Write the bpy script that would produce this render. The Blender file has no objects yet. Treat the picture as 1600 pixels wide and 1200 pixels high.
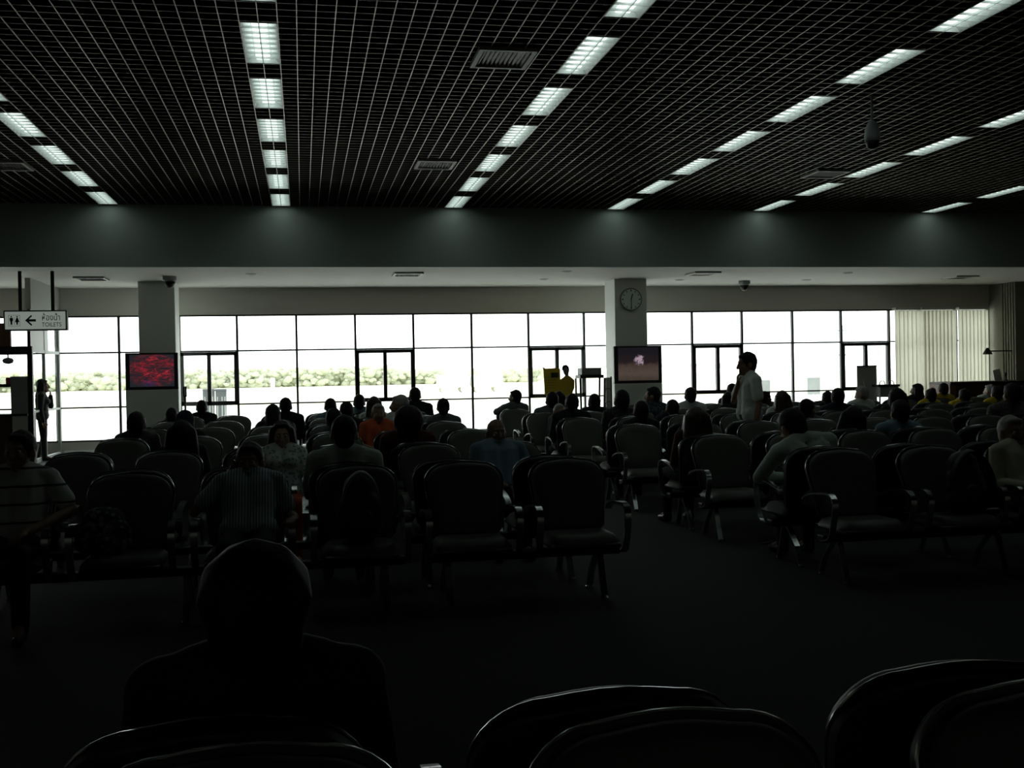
import bpy, bmesh, math, random
from mathutils import Vector, Matrix

random.seed(7)
S = bpy.context.scene
COL = S.collection

# ------------------------------------------------------------------ camera
YAW, PIT, ROLL, EYE, FPX = .190, .0093, .019, 1.55, 1700.0
cam_d = bpy.data.cameras.new('camera')
cam_d.sensor_fit = 'HORIZONTAL'
cam_d.sensor_width = 36.0
cam_d.lens = FPX / 1600 * 36
cam_d.clip_start = .05
cam_d.clip_end = 2000
cam = bpy.data.objects.new('camera', cam_d)
COL.objects.link(cam)
cam.location = (0, 0, EYE)
cam.rotation_euler = (Matrix.Rotation(-YAW, 3, 'Z') @ Matrix.Rotation(math.pi/2 - PIT, 3, 'X')
                      @ Matrix.Rotation(-ROLL, 3, 'Z')).to_euler()
S.camera = cam

# ------------------------------------------------------------------ world, exposure
SKY = 3.6
w = bpy.data.worlds.new('overcast_sky')
S.world = w
w.use_nodes = True
nt = w.node_tree
nt.nodes.clear()
wo = nt.nodes.new('ShaderNodeOutputWorld')
wb = nt.nodes.new('ShaderNodeBackground')
wb.inputs['Color'].default_value = (.96, 1.0, 1.0, 1)
wb.inputs['Strength'].default_value = SKY
nt.links.new(wb.outputs[0], wo.inputs[0])
S.view_settings.view_transform = 'Standard'
S.view_settings.look = 'None'
S.view_settings.exposure = 0.0
S.view_settings.gamma = 1.0
S.view_settings.use_curve_mapping = False
try:
    S.cycles.use_denoising = True
    S.cycles.max_bounces = 10
    S.cycles.diffuse_bounces = 6
    S.cycles.transparent_max_bounces = 16
    S.cycles.caustics_reflective = False
    S.cycles.sample_clamp_indirect = 6.0
except Exception:
    pass
YW = 24.5          # window wall
YB = 19.94         # bulkhead face
ZSOF = 3.542       # soffit
ZC = 4.626         # open cell ceiling
XL, XR, YBACK = -10.0, 17.5, -6.0

def portal(name, x0, x1):
    d = bpy.data.lights.new(name, 'AREA')
    d.shape = 'RECTANGLE'
    d.size = x1 - x0
    d.size_y = 2.8
    d.cycles.is_portal = True
    o = bpy.data.objects.new(name, d)
    COL.objects.link(o)
    o.location = ((x0 + x1)/2, YW + .12, 1.62)
    o.rotation_euler = (-math.pi/2, 0, 0)
portal('window_daylight', -9.5, 14.8)

# ------------------------------------------------------------------ helpers
rx = Vector((math.cos(YAW), -math.sin(YAW), 0))
fw = Vector((math.sin(YAW)*math.cos(PIT), math.cos(YAW)*math.cos(PIT), -math.sin(PIT)))
up = rx.cross(fw)
rx, up = rx*math.cos(ROLL) - up*math.sin(ROLL), up*math.cos(ROLL) + rx*math.sin(ROLL)

def at(x, y, Y):
    """the point at distance Y behind a measured spot of the photograph"""
    d = fw + rx*((x - 800)/FPX) - up*((y - 600)/FPX)
    return Vector((0, 0, EYE)) + d*(Y/d.y)

def onz(x, y, z):
    d = fw + rx*((x - 800)/FPX) - up*((y - 600)/FPX)
    return Vector((0, 0, EYE)) + d*((z - EYE)/d.z)

def mat(name, rgb, rough=.6, metal=0.0, noise=0.0, scale=20.0, bump=0.0, spec=.5):
    m = bpy.data.materials.new(name)
    m.use_nodes = True
    n = m.node_tree.nodes
    b = n['Principled BSDF']
    b.inputs['Base Color'].default_value = (*rgb, 1)
    b.inputs['Roughness'].default_value = rough
    b.inputs['Metallic'].default_value = metal
    b.inputs['Specular IOR Level'].default_value = spec
    if noise or bump:
        tc = n.new('ShaderNodeTexCoord')
        nz = n.new('ShaderNodeTexNoise')
        nz.inputs['Scale'].default_value = scale
        nz.inputs['Detail'].default_value = 4
        m.node_tree.links.new(tc.outputs['Object'], nz.inputs['Vector'])
        if noise:
            r = n.new('ShaderNodeMix')
            r.data_type = 'RGBA'
            r.inputs['A'].default_value = (*[c*(1 - noise) for c in rgb], 1)
            r.inputs['B'].default_value = (*[min(1, c*(1 + noise)) for c in rgb], 1)
            m.node_tree.links.new(nz.outputs['Fac'], r.inputs['Factor'])
            m.node_tree.links.new(r.outputs['Result'], b.inputs['Base Color'])
        if bump:
            bp = n.new('ShaderNodeBump')
            bp.inputs['Strength'].default_value = bump
            m.node_tree.links.new(nz.outputs['Fac'], bp.inputs['Height'])
            m.node_tree.links.new(bp.outputs[0], b.inputs['Normal'])
    return m

def emit(name, rgb, strength):
    m = bpy.data.materials.new(name)
    m.use_nodes = True
    n = m.node_tree.nodes
    n.clear()
    o = n.new('ShaderNodeOutputMaterial')
    e = n.new('ShaderNodeEmission')
    e.inputs[0].default_value = (*rgb, 1)
    e.inputs[1].default_value = strength
    m.node_tree.links.new(e.outputs[0], o.inputs[0])
    return m

def striped(name, a, b, freq, axis='X', thin=.5, rough=.8):
    """woven stripes across a cloth"""
    m = mat(name, a, rough)
    n, l = m.node_tree.nodes, m.node_tree.links
    tc = n.new('ShaderNodeTexCoord')
    sp = n.new('ShaderNodeSeparateXYZ')
    l.new(tc.outputs['Object'], sp.inputs[0])
    mu = n.new('ShaderNodeMath'); mu.operation = 'MULTIPLY'; mu.inputs[1].default_value = freq
    fr = n.new('ShaderNodeMath'); fr.operation = 'FRACT'
    lt = n.new('ShaderNodeMath'); lt.operation = 'LESS_THAN'; lt.inputs[1].default_value = thin
    mx = n.new('ShaderNodeMix'); mx.data_type = 'RGBA'
    mx.inputs['A'].default_value = (*a, 1); mx.inputs['B'].default_value = (*b, 1)
    l.new(sp.outputs[axis], mu.inputs[0]); l.new(mu.outputs[0], fr.inputs[0]); l.new(fr.outputs[0], lt.inputs[0])
    l.new(lt.outputs[0], mx.inputs['Factor'])
    l.new(mx.outputs['Result'], n['Principled BSDF'].inputs['Base Color'])
    return m

def patterned(name, a, b, scale, rough=.8):
    """blotchy printed cloth"""
    m = mat(name, a, rough)
    n, l = m.node_tree.nodes, m.node_tree.links
    tc = n.new('ShaderNodeTexCoord')
    v = n.new('ShaderNodeTexVoronoi'); v.inputs['Scale'].default_value = scale
    cr = n.new('ShaderNodeValToRGB')
    cr.color_ramp.elements[0].position = .3; cr.color_ramp.elements[0].color = (*b, 1)
    cr.color_ramp.elements[1].position = .42; cr.color_ramp.elements[1].color = (*a, 1)
    l.new(tc.outputs['Object'], v.inputs['Vector']); l.new(v.outputs['Distance'], cr.inputs[0])
    l.new(cr.outputs[0], n['Principled BSDF'].inputs['Base Color'])
    return m

class MB:
    """collects shapes that become one mesh"""
    def __init__(s):
        s.v = []; s.f = []; s.mi = []
    def add(s, vs, fs, mi=0):
        k = len(s.v)
        s.v += [tuple(v) for v in vs]
        s.f += [tuple(i + k for i in f) for f in fs]
        s.mi += [mi]*len(fs)
        return s
    def box(s, x0, x1, y0, y1, z0, z1, mi=0, M=None):
        vs = [(x0,y0,z0),(x1,y0,z0),(x1,y1,z0),(x0,y1,z0),(x0,y0,z1),(x1,y0,z1),(x1,y1,z1),(x0,y1,z1)]
        if M is not None: vs = [M @ Vector(v) for v in vs]
        return s.add(vs, [(0,3,2,1),(4,5,6,7),(0,1,5,4),(1,2,6,5),(2,3,7,6),(3,0,4,7)], mi)
    def rbox(s, x0, x1, y0, y1, z0, z1, r=.01, mi=0, M=None):
        bm = bmesh.new()
        bmesh.ops.create_cube(bm, size=1)
        for v in bm.verts:
            v.co = Vector(((x0+x1)/2 + v.co.x*(x1-x0), (y0+y1)/2 + v.co.y*(y1-y0), (z0+z1)/2 + v.co.z*(z1-z0)))
        bmesh.ops.bevel(bm, geom=list(bm.edges), offset=r, segments=2, affect='EDGES', profile=.5)
        return s.bm(bm, mi, M)
    def bm(s, bm, mi=0, M=None):
        bm.verts.ensure_lookup_table()
        bm.verts.index_update()
        s.add([(M @ v.co if M is not None else v.co) for v in bm.verts], [[v.index for v in f.verts] for f in bm.faces], mi)
        bm.free()
        return s
    def cyl(s, p0, p1, r0, r1=None, n=14, mi=0, caps=True):
        r1 = r0 if r1 is None else r1
        p0 = Vector(p0); p1 = Vector(p1)
        d = (p1 - p0).normalized()
        a = d.orthogonal().normalized(); b = d.cross(a)
        vs = []
        for p, r in ((p0, r0), (p1, r1)):
            for i in range(n):
                t = 2*math.pi*i/n
                vs.append(p + a*math.cos(t)*r + b*math.sin(t)*r)
        fs = [(i, (i+1) % n, n + (i+1) % n, n + i) for i in range(n)]
        if caps: fs += [tuple(range(n-1, -1, -1)), tuple(range(n, 2*n))]
        return s.add(vs, fs, mi)
    def sweep(s, pts, prof, closed=False, mi=0, side=Vector((1, 0, 0))):
        """profile (u along side, w across) carried along a path"""
        pts = [Vector(p) for p in pts]
        n = len(pts); m = len(prof); vs = []
        for i, p in enumerate(pts):
            a = pts[(i-1) % n] if (closed or i) else p
            b = pts[(i+1) % n] if (closed or i < n-1) else p
            t = (b - a).normalized()
            sd = (side - t*side.dot(t))
            sd = sd.normalized() if sd.length > 1e-4 else t.orthogonal().normalized()
            nn = t.cross(sd)
            for u, q in prof: vs.append(p + sd*u + nn*q)
        fs = []
        for i in range(n if closed else n-1):
            j = (i+1) % n
            for k in range(m):
                l = (k+1) % m
                fs.append((i*m+k, i*m+l, j*m+l, j*m+k))
        if not closed:
            fs += [tuple(range(m-1, -1, -1)), tuple(range((n-1)*m, n*m))]
        return s.add(vs, fs, mi)
    def lathe(s, prof, c=(0, 0, 0), n=20, mi=0):
        vs = []; fs = []
        for r, z in prof:
            for i in range(n):
                t = 2*math.pi*i/n
                vs.append((c[0] + r*math.cos(t), c[1] + r*math.sin(t), c[2] + z))
        for k in range(len(prof)-1):
            for i in range(n):
                j = (i+1) % n
                fs.append((k*n+i, k*n+j, (k+1)*n+j, (k+1)*n+i))
        fs += [tuple(range(n-1, -1, -1)), tuple(range((len(prof)-1)*n, len(prof)*n))]
        return s.add(vs, fs, mi)
    def mesh(s, name, mats, smooth=False):
        me = bpy.data.meshes.new(name)
        me.from_pydata(s.v, [], s.f)
        for m in (mats if isinstance(mats, (list, tuple)) else [mats]): me.materials.append(m)
        if any(s.mi): me.polygons.foreach_set('material_index', s.mi)
        if smooth: me.polygons.foreach_set('use_smooth', [True]*len(me.polygons))
        me.update()
        return me
    def build(s, name, mats, parent=None, smooth=False, loc=None):
        return link(name, s.mesh(name, mats, smooth), parent, loc)

def link(name, data, parent=None, loc=None, rz=0):
    o = bpy.data.objects.new(name, data)
    COL.objects.link(o)
    if parent is not None: o.parent = parent
    if loc is not None: o.location = loc
    if rz: o.rotation_euler = (0, 0, rz)
    return o

def tag(o, label, cat, group=None):
    o['label'] = label
    o['category'] = cat
    if group: o['group'] = group
    return o

def struct(o):
    o['kind'] = 'structure'
    return o

def copy_tree(o, parent=None):
    c = o.copy()
    COL.objects.link(c)
    if parent is not None:
        c.parent = parent
    for ch in list(o.children): copy_tree(ch, c)
    return c

ORD = ['first','second','third','fourth','fifth','sixth','seventh','eighth']

# ------------------------------------------------------------------ materials
M = dict(
    carpet=mat('dark_carpet', (.034, .040, .034), .95, noise=.35, scale=60, bump=.2),
    wall=mat('cream_wall_paint', (.50, .49, .44), .85),
    bulk=mat('grey_bulkhead_paint', (.44, .50, .46), .7),
    soff=mat('white_soffit_paint', (.62, .61, .57), .85),
    column=mat('grey_column_paint', (.78, .81, .78), .7),
    backwall=mat('cream_back_wall', (.62, .61, .57), .9),
    yellow_wall=mat('yellow_cream_paint', (.50, .46, .33), .85),
    grid=mat('beige_metal_grid', (.50, .46, .39), .42, .5),
    gridblade=mat('black_grid_blade', (.030, .030, .028), .7),
    plenum=mat('black_plenum', (.006, .006, .006), .95),
    frame=mat('dark_bronze_aluminium', (.030, .030, .030), .45, .5),
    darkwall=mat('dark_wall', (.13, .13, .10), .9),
    apron=mat('pale_concrete_apron', (.78, .79, .74), .95, noise=.06, scale=.2),
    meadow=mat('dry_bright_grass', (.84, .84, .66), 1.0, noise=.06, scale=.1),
    tray=mat('white_reflector', (.75, .78, .76), .35),
    lamp=emit('fluorescent_tube_glow', (.84, 1.0, .94), 2.1),
    vent=mat('white_vent_metal', (.55, .55, .50), .5),
    black=mat('matt_black_plastic', (.012, .012, .012), .5),
    pad=mat('dark_brown_leatherette', (.11, .115, .098), .48, noise=.15, scale=40, bump=.04),
    shell=mat('black_seat_shell', (.032, .034, .032), .42),
    chrome=mat('chrome_metal', (.55, .58, .56), .22, 1.0),
    beam=mat('black_painted_steel', (.016, .017, .016), .45, .3),
    skin=mat('tan_skin', (.26, .15, .095), .55, noise=.06, scale=30),
    skinl=mat('fair_skin', (.42, .27, .20), .55, noise=.06, scale=30),
    hair=mat('black_hair', (.010, .009, .008), .6, noise=.4, scale=80, bump=.3, spec=.25),
    hairb=mat('dark_brown_hair', (.035, .020, .011), .45, noise=.4, scale=80, bump=.3),
    grey=mat('grey_hair', (.36, .35, .32), .6, noise=.3, scale=80, bump=.3),
    eye=mat('eye_white', (.6, .6, .58), .3),
    dark=mat('dark_trousers', (.018, .018, .022), .9),
    denim=mat('dark_denim', (.030, .038, .065), .9),
    khaki=mat('khaki_trousers', (.16, .14, .10), .9),
    redskirt=mat('red_orange_skirt', (.40, .065, .03), .9),
    shoe=mat('black_shoe_leather', (.012, .011, .010), .35),
    wood=mat('dark_brown_wood', (.055, .028, .017), .5, noise=.3, scale=8),
    brown=mat('reddish_brown_wood', (.17, .080, .048), .55, noise=.25, scale=8),
    white=mat('white_panel', (.72, .73, .70), .6),
    greyp=mat('grey_panel', (.30, .32, .31), .6),
    yellow=mat('yellow_cardboard', (.72, .50, .035), .7),
    red=mat('red_plastic', (.42, .05, .04), .5),
)
def cloth(name, rgb, n=.08): return mat(name, rgb, .9, noise=n, scale=25)

def glass():
    m = bpy.data.materials.new('window_glass')
    m.use_nodes = True
    n, l = m.node_tree.nodes, m.node_tree.links
    n.clear()
    o = n.new('ShaderNodeOutputMaterial'); t = n.new('ShaderNodeBsdfTransparent')
    g = n.new('ShaderNodeBsdfGlossy'); g.inputs['Roughness'].default_value = .03
    x = n.new('ShaderNodeMixShader'); x.inputs[0].default_value = .05
    t.inputs[0].default_value = (.97, .99, .98, 1)
    l.new(t.outputs[0], x.inputs[1]); l.new(g.outputs[0], x.inputs[2]); l.new(x.outputs[0], o.inputs[0])
    return m
M['glass'] = glass()

def thinmat(name, rgb, trans):
    m = bpy.data.materials.new(name)
    m.use_nodes = True
    n, l = m.node_tree.nodes, m.node_tree.links
    n.clear()
    o = n.new('ShaderNodeOutputMaterial')
    d = n.new('ShaderNodeBsdfDiffuse'); d.inputs[0].default_value = (*rgb, 1)
    t = n.new('ShaderNodeBsdfTranslucent'); t.inputs[0].default_value = (*rgb, 1)
    x = n.new('ShaderNodeMixShader'); x.inputs[0].default_value = trans
    l.new(d.outputs[0], x.inputs[1]); l.new(t.outputs[0], x.inputs[2]); l.new(x.outputs[0], o.inputs[0])
    return m
def blindmat():
    m = bpy.data.materials.new('beige_blind_fabric')
    m.use_nodes = True
    n, l = m.node_tree.nodes, m.node_tree.links
    n.clear()
    o = n.new('ShaderNodeOutputMaterial')
    d = n.new('ShaderNodeBsdfDiffuse'); d.inputs[0].default_value = (.68, .67, .61, 1)
    t = n.new('ShaderNodeBsdfTranslucent'); t.inputs[0].default_value = (.78, .77, .70, 1)
    x = n.new('ShaderNodeMixShader'); x.inputs[0].default_value = .68
    l.new(d.outputs[0], x.inputs[1]); l.new(t.outputs[0], x.inputs[2]); l.new(x.outputs[0], o.inputs[0])
    return m
M['blind'] = blindmat()

# ------------------------------------------------------------------ the shell of the hall
struct(MB().box(XL, XR, YBACK, YW+.2, -.2, 0).build('floor', M['carpet']))
struct(MB().box(XL-.2, XR+.2, YBACK-.2, YB+.3, 5.2, 5.4).build('roof', M['plenum']))
struct(MB().box(XL-.2, XL, YBACK, YW+.2, -.2, 5.3).build('wall_left', M['backwall']))
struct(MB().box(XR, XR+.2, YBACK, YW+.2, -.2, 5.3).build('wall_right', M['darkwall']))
struct(MB().box(XL, XR, YBACK-.2, YBACK, -.2, 5.3).build('wall_back', M['backwall']))
struct(MB().box(XL, XR, YB, YB+.16, ZSOF, 5.3).build('wall_bulkhead', M['bulk']))
struct(MB().box(XL, XR, YB+.16, YW+.2, ZSOF, ZSOF+.15).build('ceiling_soffit', M['soff']))
struct(MB().box(XL, XR, YB+.1, YW+.3, 3.72, 5.4).build('roof_above_soffit', M['plenum']))

CELL = .1628
RX = [-.3125 + CELL*k for k in (-18, 0, 19, 38, 56, 78)]
NL = [5, 7, 7, 8, 7, 4]
LJ = [(19.86 - CELL*(11*j + 7.6), 19.86 - CELL*11*j) for j in range(8)]
g = MB()
k0, k1 = math.ceil((XL + .3125)/CELL), math.floor((XR + .3125)/CELL)
def blade_y(x, ya, yb):
    g.box(x-.002, x+.002, ya, yb, ZC+.006, ZC+.05, 1)
    g.box(x-.0046, x+.0046, ya, yb, ZC, ZC+.006, 0)
for k in range(k0, k1+1):
    x = -.3125 + k*CELL
    r_ = [i for i in range(6) if abs(RX[i]-x) < .01]
    ya, cuts = 4.0, []
    if r_: cuts = sorted(LJ[:NL[r_[0]]])
    for c0, c1 in cuts:
        if c0-.01 > ya: blade_y(x, ya, c0-.01)
        ya = c1+.01
    blade_y(x, ya, YB)
y = 19.86 + CELL*.2
while y > 4.0:
    xa = XL
    for i in range(6):
        j = [q for q in range(NL[i]) if LJ[q][0]-.02 < y < LJ[q][1]+.02]
        if j:
            xb = RX[i]-CELL
            g.box(xa, xb, y-.0015, y+.0015, ZC+.006, ZC+.05, 1); g.box(xa, xb, y-.0026, y+.0026, ZC+.002, ZC+.006, 0)
            xa = RX[i]+CELL
    g.box(xa, XR, y-.0015, y+.0015, ZC+.006, ZC+.05, 1); g.box(xa, XR, y-.0026, y+.0026, ZC+.002, ZC+.006, 0)
    y -= CELL
struct(g.build('ceiling', [M['grid'], M['gridblade']]))

# front wall with the windows: masonry above and below
ZT, Z2, Z1, Z0 = 2.96, 2.17, 1.00, .27
wm = MB()
wm.box(XL, XR, YW, YW+.2, ZT, ZSOF)
wm.box(XL, XR, YW, YW+.2, -.2, Z0)
struct(wm.build('wall_front', M['wall']))
struct(MB().box(-5.0, 16.6, YW-.02, YW, 0, .1).build('baseboard_front', M['column']))

def mx(px): return at(px, 560, YW).x
def window(name, xs, ops, x_end):
    """a run of glazing between two ends; ops: bays with a pair of casements"""
    f = MB()
    a, b = xs[0], x_end
    y0, y1 = YW+.02, YW+.09
    f.box(a, b, y0, y1, ZT-.035, ZT); f.box(a, b, y0, y1, Z0, Z0+.035)
    f.box(a, b, y0, y1, Z2-.017, Z2+.017); f.box(a, b, y0, y1, Z1-.017, Z1+.017)
    for x in xs + [x_end]: f.box(x-.024, x+.024, y0-.004, y1+.004, Z0, ZT)
    for (l, r) in ops:
        w_ = .075
        yy0, yy1 = y0-.025, y1+.002
        f.box(l, r, yy0, yy1, Z2-.02-w_, Z2-.02); f.box(l, r, yy0, yy1, Z1+.02-.03, Z1+.02+w_-.02)
        f.box(l, l+w_, yy0, yy1, Z1, Z2-.02); f.box(r-w_, r, yy0, yy1, Z1, Z2-.02)
        m = (l+r)/2
        f.box(m-.04, m+.04, yy0, yy1, Z1, Z2-.02)
    o = struct(f.build(name, M['frame']))
    full = xs + [x_end]
    for i in range(len(full)-1):
        for z0, z1 in ((Z0, Z1), (Z1, Z2), (Z2, ZT)):
            MB().box(full[i]+.02, full[i+1]-.02, YW+.05, YW+.056, z0+.015, z1-.015).build('pane', M['glass'], o)
    return o
X90 = mx(91)
window('window_1', [-9.6, -8.0, -6.5], [], X90-.05)
window('window_2', [X90, mx(186)], [], -3.0)
m2 = [mx(p) for p in (281, 371, 464, 556, 647, 738, 827, 914)]
window('window_3', m2, [(m2[0], m2[1]), (m2[3], m2[4]), (m2[6], m2[7])], mx(990))
m3 = [mx(p) for p in (1000, 1083, 1161, 1240, 1316, 1391, 1440, 1496)]
window('window_4', m3, [(m3[1], m3[2]), (m3[4], m3[5])], mx(1546))

# columns that stand free of the glazing
def column(xa, xb, y0, y1, m):
    c = MB().rbox(xa, xb, y0, y1, -.05, ZSOF+.02, .012).build('column', m)
    return struct(c)
column(-3.21, -2.50, 22.85, 23.62, M['column'])
column(6.61, 7.33, 22.52, 23.3, M['column'])
PX = at(1546, 520, YW).x
PY = 23.48
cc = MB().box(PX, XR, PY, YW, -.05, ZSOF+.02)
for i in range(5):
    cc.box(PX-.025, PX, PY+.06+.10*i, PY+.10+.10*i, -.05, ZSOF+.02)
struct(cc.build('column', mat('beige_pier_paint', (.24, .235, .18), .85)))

# ------------------------------------------------------------------ outdoors
struct(MB().box(-120, 160, YW+.2, 70, -.6, -.25).build('ground_apron', M['apron']))
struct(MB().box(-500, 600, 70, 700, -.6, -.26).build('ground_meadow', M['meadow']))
rt = random.Random(3)
tb = MB()
ico = bmesh.new(); bmesh.ops.create_icosphere(ico, subdivisions=2, radius=1)
ICO_V = [v.co.copy() for v in ico.verts]; ICO_F = [[v.index for v in f.verts] for f in ico.faces]
ico.free()
ico = bmesh.new(); bmesh.ops.create_icosphere(ico, subdivisions=1, radius=1)
ICO1_V = [v.co.copy() for v in ico.verts]; ICO1_F = [[v.index for v in f.verts] for f in ico.faces]
ico.free()
for i in range(820):
    Y = 225 + rt.random()*50
    X = -100 + rt.random()*150
    h = (2.0 + rt.random()*1.9) * (1 if X < 20 else .8)
    tb.cyl((X, Y, -.3), (X, Y, h*.7), .12, .06, 5)
    for q in range(16):
        r = .38 + rt.random()*.62
        cx, cy_, cz = X + rt.gauss(0, 1.3), Y + rt.gauss(0, .9), max(.2, h*(.15 + .85*rt.random()) - r*.6)
        ph = [rt.random()*6 for _ in range(3)]
        vs = []
        for v in ICO1_V:
            d = 1 + .16*math.sin(7*v.x + ph[0]) + .15*math.sin(8*v.y + ph[1]) + .15*math.sin(9*v.z + ph[2])
            vs.append((cx + v.x*r*1.15*d, cy_ + v.y*r*d, cz + v.z*r*.8*d))
        tb.add(vs, ICO1_F)
M['tree'] = thinmat('hazy_tree_foliage', (.68, .70, .57), .5)  # distance haze is put into the pale foliage colour
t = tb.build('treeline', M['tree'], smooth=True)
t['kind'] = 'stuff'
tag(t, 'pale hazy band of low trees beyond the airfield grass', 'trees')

def two_bins():
    for i, (xa, xb, lab) in enumerate(((315, 334, 'grey tapered bin standing outside behind the casement window, nearer the left television'),
                                       (335, 353, 'grey tapered bin with white swirl outside behind the casement window'))):
        Yb = 27.5
        p0, p1 = at(xa, 608, Yb), at(xb, 608, Yb)
        wd = p1.x - p0.x; cx = (p0.x+p1.x)/2; zt = p0.z
        b = MB()
        n = 4
        bt, bb = wd/2, wd/2*.72
        vs = [(cx+sx*q, Yb+.3+sy*q, z) for z, q in ((-.25, bb), (zt-.06, bt*.95)) for sx, sy in ((-1,-1),(1,-1),(1,1),(-1,1))]
        b.add(vs, [(0,3,2,1),(4,5,6,7),(0,1,5,4),(1,2,6,5),(2,3,7,6),(3,0,4,7)])
        o = b.build('litter_bin', M['binm'])
        MB().rbox(cx-bt, cx+bt, Yb+.3-bt, Yb+.3+bt, zt-.06, zt, .015).build('rim', M['binm'], o)
        for k in (-.3, .1, .35):
            MB().box(cx+k*wd-.012, cx+k*wd+.012, Yb+.3-bt*.93, Yb+.3-bt*.7, .2, zt-.1).build('rib', M['white'], o)
        if i:
            pts = [(cx-.02+.16*math.cos(a), Yb+.3-bt*.95, .45+.28*math.sin(a)) for a in [(-1.3+.2*q) for q in range(12)]]
            MB().sweep(pts, [(-.02,-.01),(.02,-.01),(.02,.01),(-.02,.01)]).build('swirl_mark', M['white'], o)
        tag(o, lab, 'bin', 'grey bins outside the window')
M['binm'] = mat('blue_grey_plastic', (.20, .22, .23), .6)
two_bins()

pp = at(426, 590, 60)
p = MB().cyl((pp.x, 60, -.3), (pp.x, 60, pp.z), .14, .11).build('white_post', M['white'])
tag(p, 'white post on the bright apron, before the hazy trees', 'post')

def van(px, lab):
    c = at(px, 612, 110); X = c.x
    v = MB().rbox(X-1.6, X+1.6, 109, 111, .25, 1.55, .2).build('van', M['white'])
    MB().rbox(X-.8, X+1.55, 109.05, 110.95, 1.3, 2.2, .25).build('cabin', M['white'], v)
    for sx in (-1, 1):
        for yy in (108.95, 110.85):
            MB().cyl((X+sx, yy, .1), (X+sx, yy+.2, .1), .36).build('wheel', M['vent'], v)
    tag(v, lab, 'vehicle', 'white vehicles on the apron')
van(708, 'washed-out white vehicle far off on the apron, left of the central mullion')
van(760, 'washed-out white vehicle far off on the apron, right of the central mullion')

# covered walkway and sign boards beyond the right-hand windows
a, b = at(1086, 571, 34), at(1137, 570, 34)
cw = MB().box(a.x-3, b.x, 34, 37, a.z-.03, a.z+.05).build('walkway_canopy', M['white'])
for i in range(15): MB().box(b.x-.1-.09*i, b.x-.06-.09*i, 33.93, 33.99, a.z-.12, a.z).build('fringe_tab', M['white'], cw)
for x in (b.x-.04, b.x-4):
    MB().cyl((x, 34.1, -.25), (x, 34.1, a.z), .035).build('post', M['white'], cw)
tag(cw, 'pale walkway canopy with fringed edge outside the right-hand casements', 'canopy')
def board(xa, xb, yt, yb, Y, tilt, lab):
    p0, p1 = at(xa, yt, Y), at(xb, yb, Y)
    o = MB().rbox(p0.x, p1.x, Y, Y+.06, p1.z, p0.z, .01).build('sign_board', M['signm'])
    for x in (p0.x+.1, p1.x-.14):
        MB().box(x, x+.05, Y+.06, Y+.11, -.25, p0.z-.1).build('post', M['white'], o)
    tag(o, lab, 'sign board', 'grey boards outside')
M['signm'] = mat('grey_board', (.33, .35, .34), .7, noise=.25, scale=3)
board(1188, 1204, 594, 615, 30, 0, 'small grey board outside, beside the standing man')
board(1262, 1282, 590, 616, 30, 0, 'square grey board outside the pane right of the standing man')
q = at(1315, 514, 60)
up_ = MB().cyl((q.x, 60, -.3), (q.x, 60, q.z+.2), .12, .08).build('utility_pole', M['greyp'])
MB().box(q.x-.35, q.x+.35, 59.95, 60.05, q.z-.15, q.z-.05).build('crossarm', M['greyp'], up_)
MB().box(q.x-.25, q.x+.25, 59.95, 60.05, q.z-1.6, q.z-1.5).build('crossarm', M['greyp'], up_)
tag(up_, 'slim utility pole with crossarms outside the right-hand windows', 'pole')
# ------------------------------------------------------------------ ceiling lights and vents
def make_light():
    L, W = CELL*7.55, CELL*2-.016
    h0, h1 = .0, .085
    t = MB()
    x = W/2; xi = x-.075
    for sd in (-1, 1):
        t.add([(sd*x,-L/2,h0),(sd*xi,-L/2,h1),(sd*xi,L/2,h1),(sd*x,L/2,h0),(sd*(x+.004),-L/2,h0),(sd*(x+.004),-L/2,h1+.02),(sd*(x+.004),L/2,h1+.02),(sd*(x+.004),L/2,h0)],
              [(0,1,2,3),(4,5,6,7),(0,3,7,4)])
        y_ = sd*L/2
        t.box(-x, x, min(y_, y_-sd*.006), max(y_, y_-sd*.006), h0, h1+.02)
    t.box(-x, x, -L/2, L/2, h1, h1+.02)
    o = t.build('ceiling_light', M['tray'])
    for sd in (-1, 1):
        MB().rbox(sd*.036-.030, sd*.036+.030, -L/2+.03, L/2-.03, .028, .06, .008).build('fluorescent_tube', M['lamp'], o)
    lv = MB()
    lv.box(-.004, .004, -L/2, L/2, .0, .03)
    for i in range(1, 8): lv.box(-x+.004, x-.004, -L/2+L*i/8-.003, -L/2+L*i/8+.003, .0, .022)
    lv.build('louvre', M['tray'], o)
    return o
lp = make_light()
rown = ['leftmost', 'second', 'third', 'fourth', 'fifth', 'rightmost']
first = True
for r in range(6):
    for j in range(NL[r]):
        o = lp if first else copy_tree(lp)
        first = False
        o.location = (RX[r], (LJ[j][0] + LJ[j][1])/2, ZC)
        rl = 'leftmost row' if r == 0 else 'rightmost row' if r == 5 else ORD[r] + ' row from the left'
        tag(o, 'fluorescent light, %s from the bulkhead, %s' % (ORD[j], rl), 'light', 'fluorescent lights in the open-cell ceiling')

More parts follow.
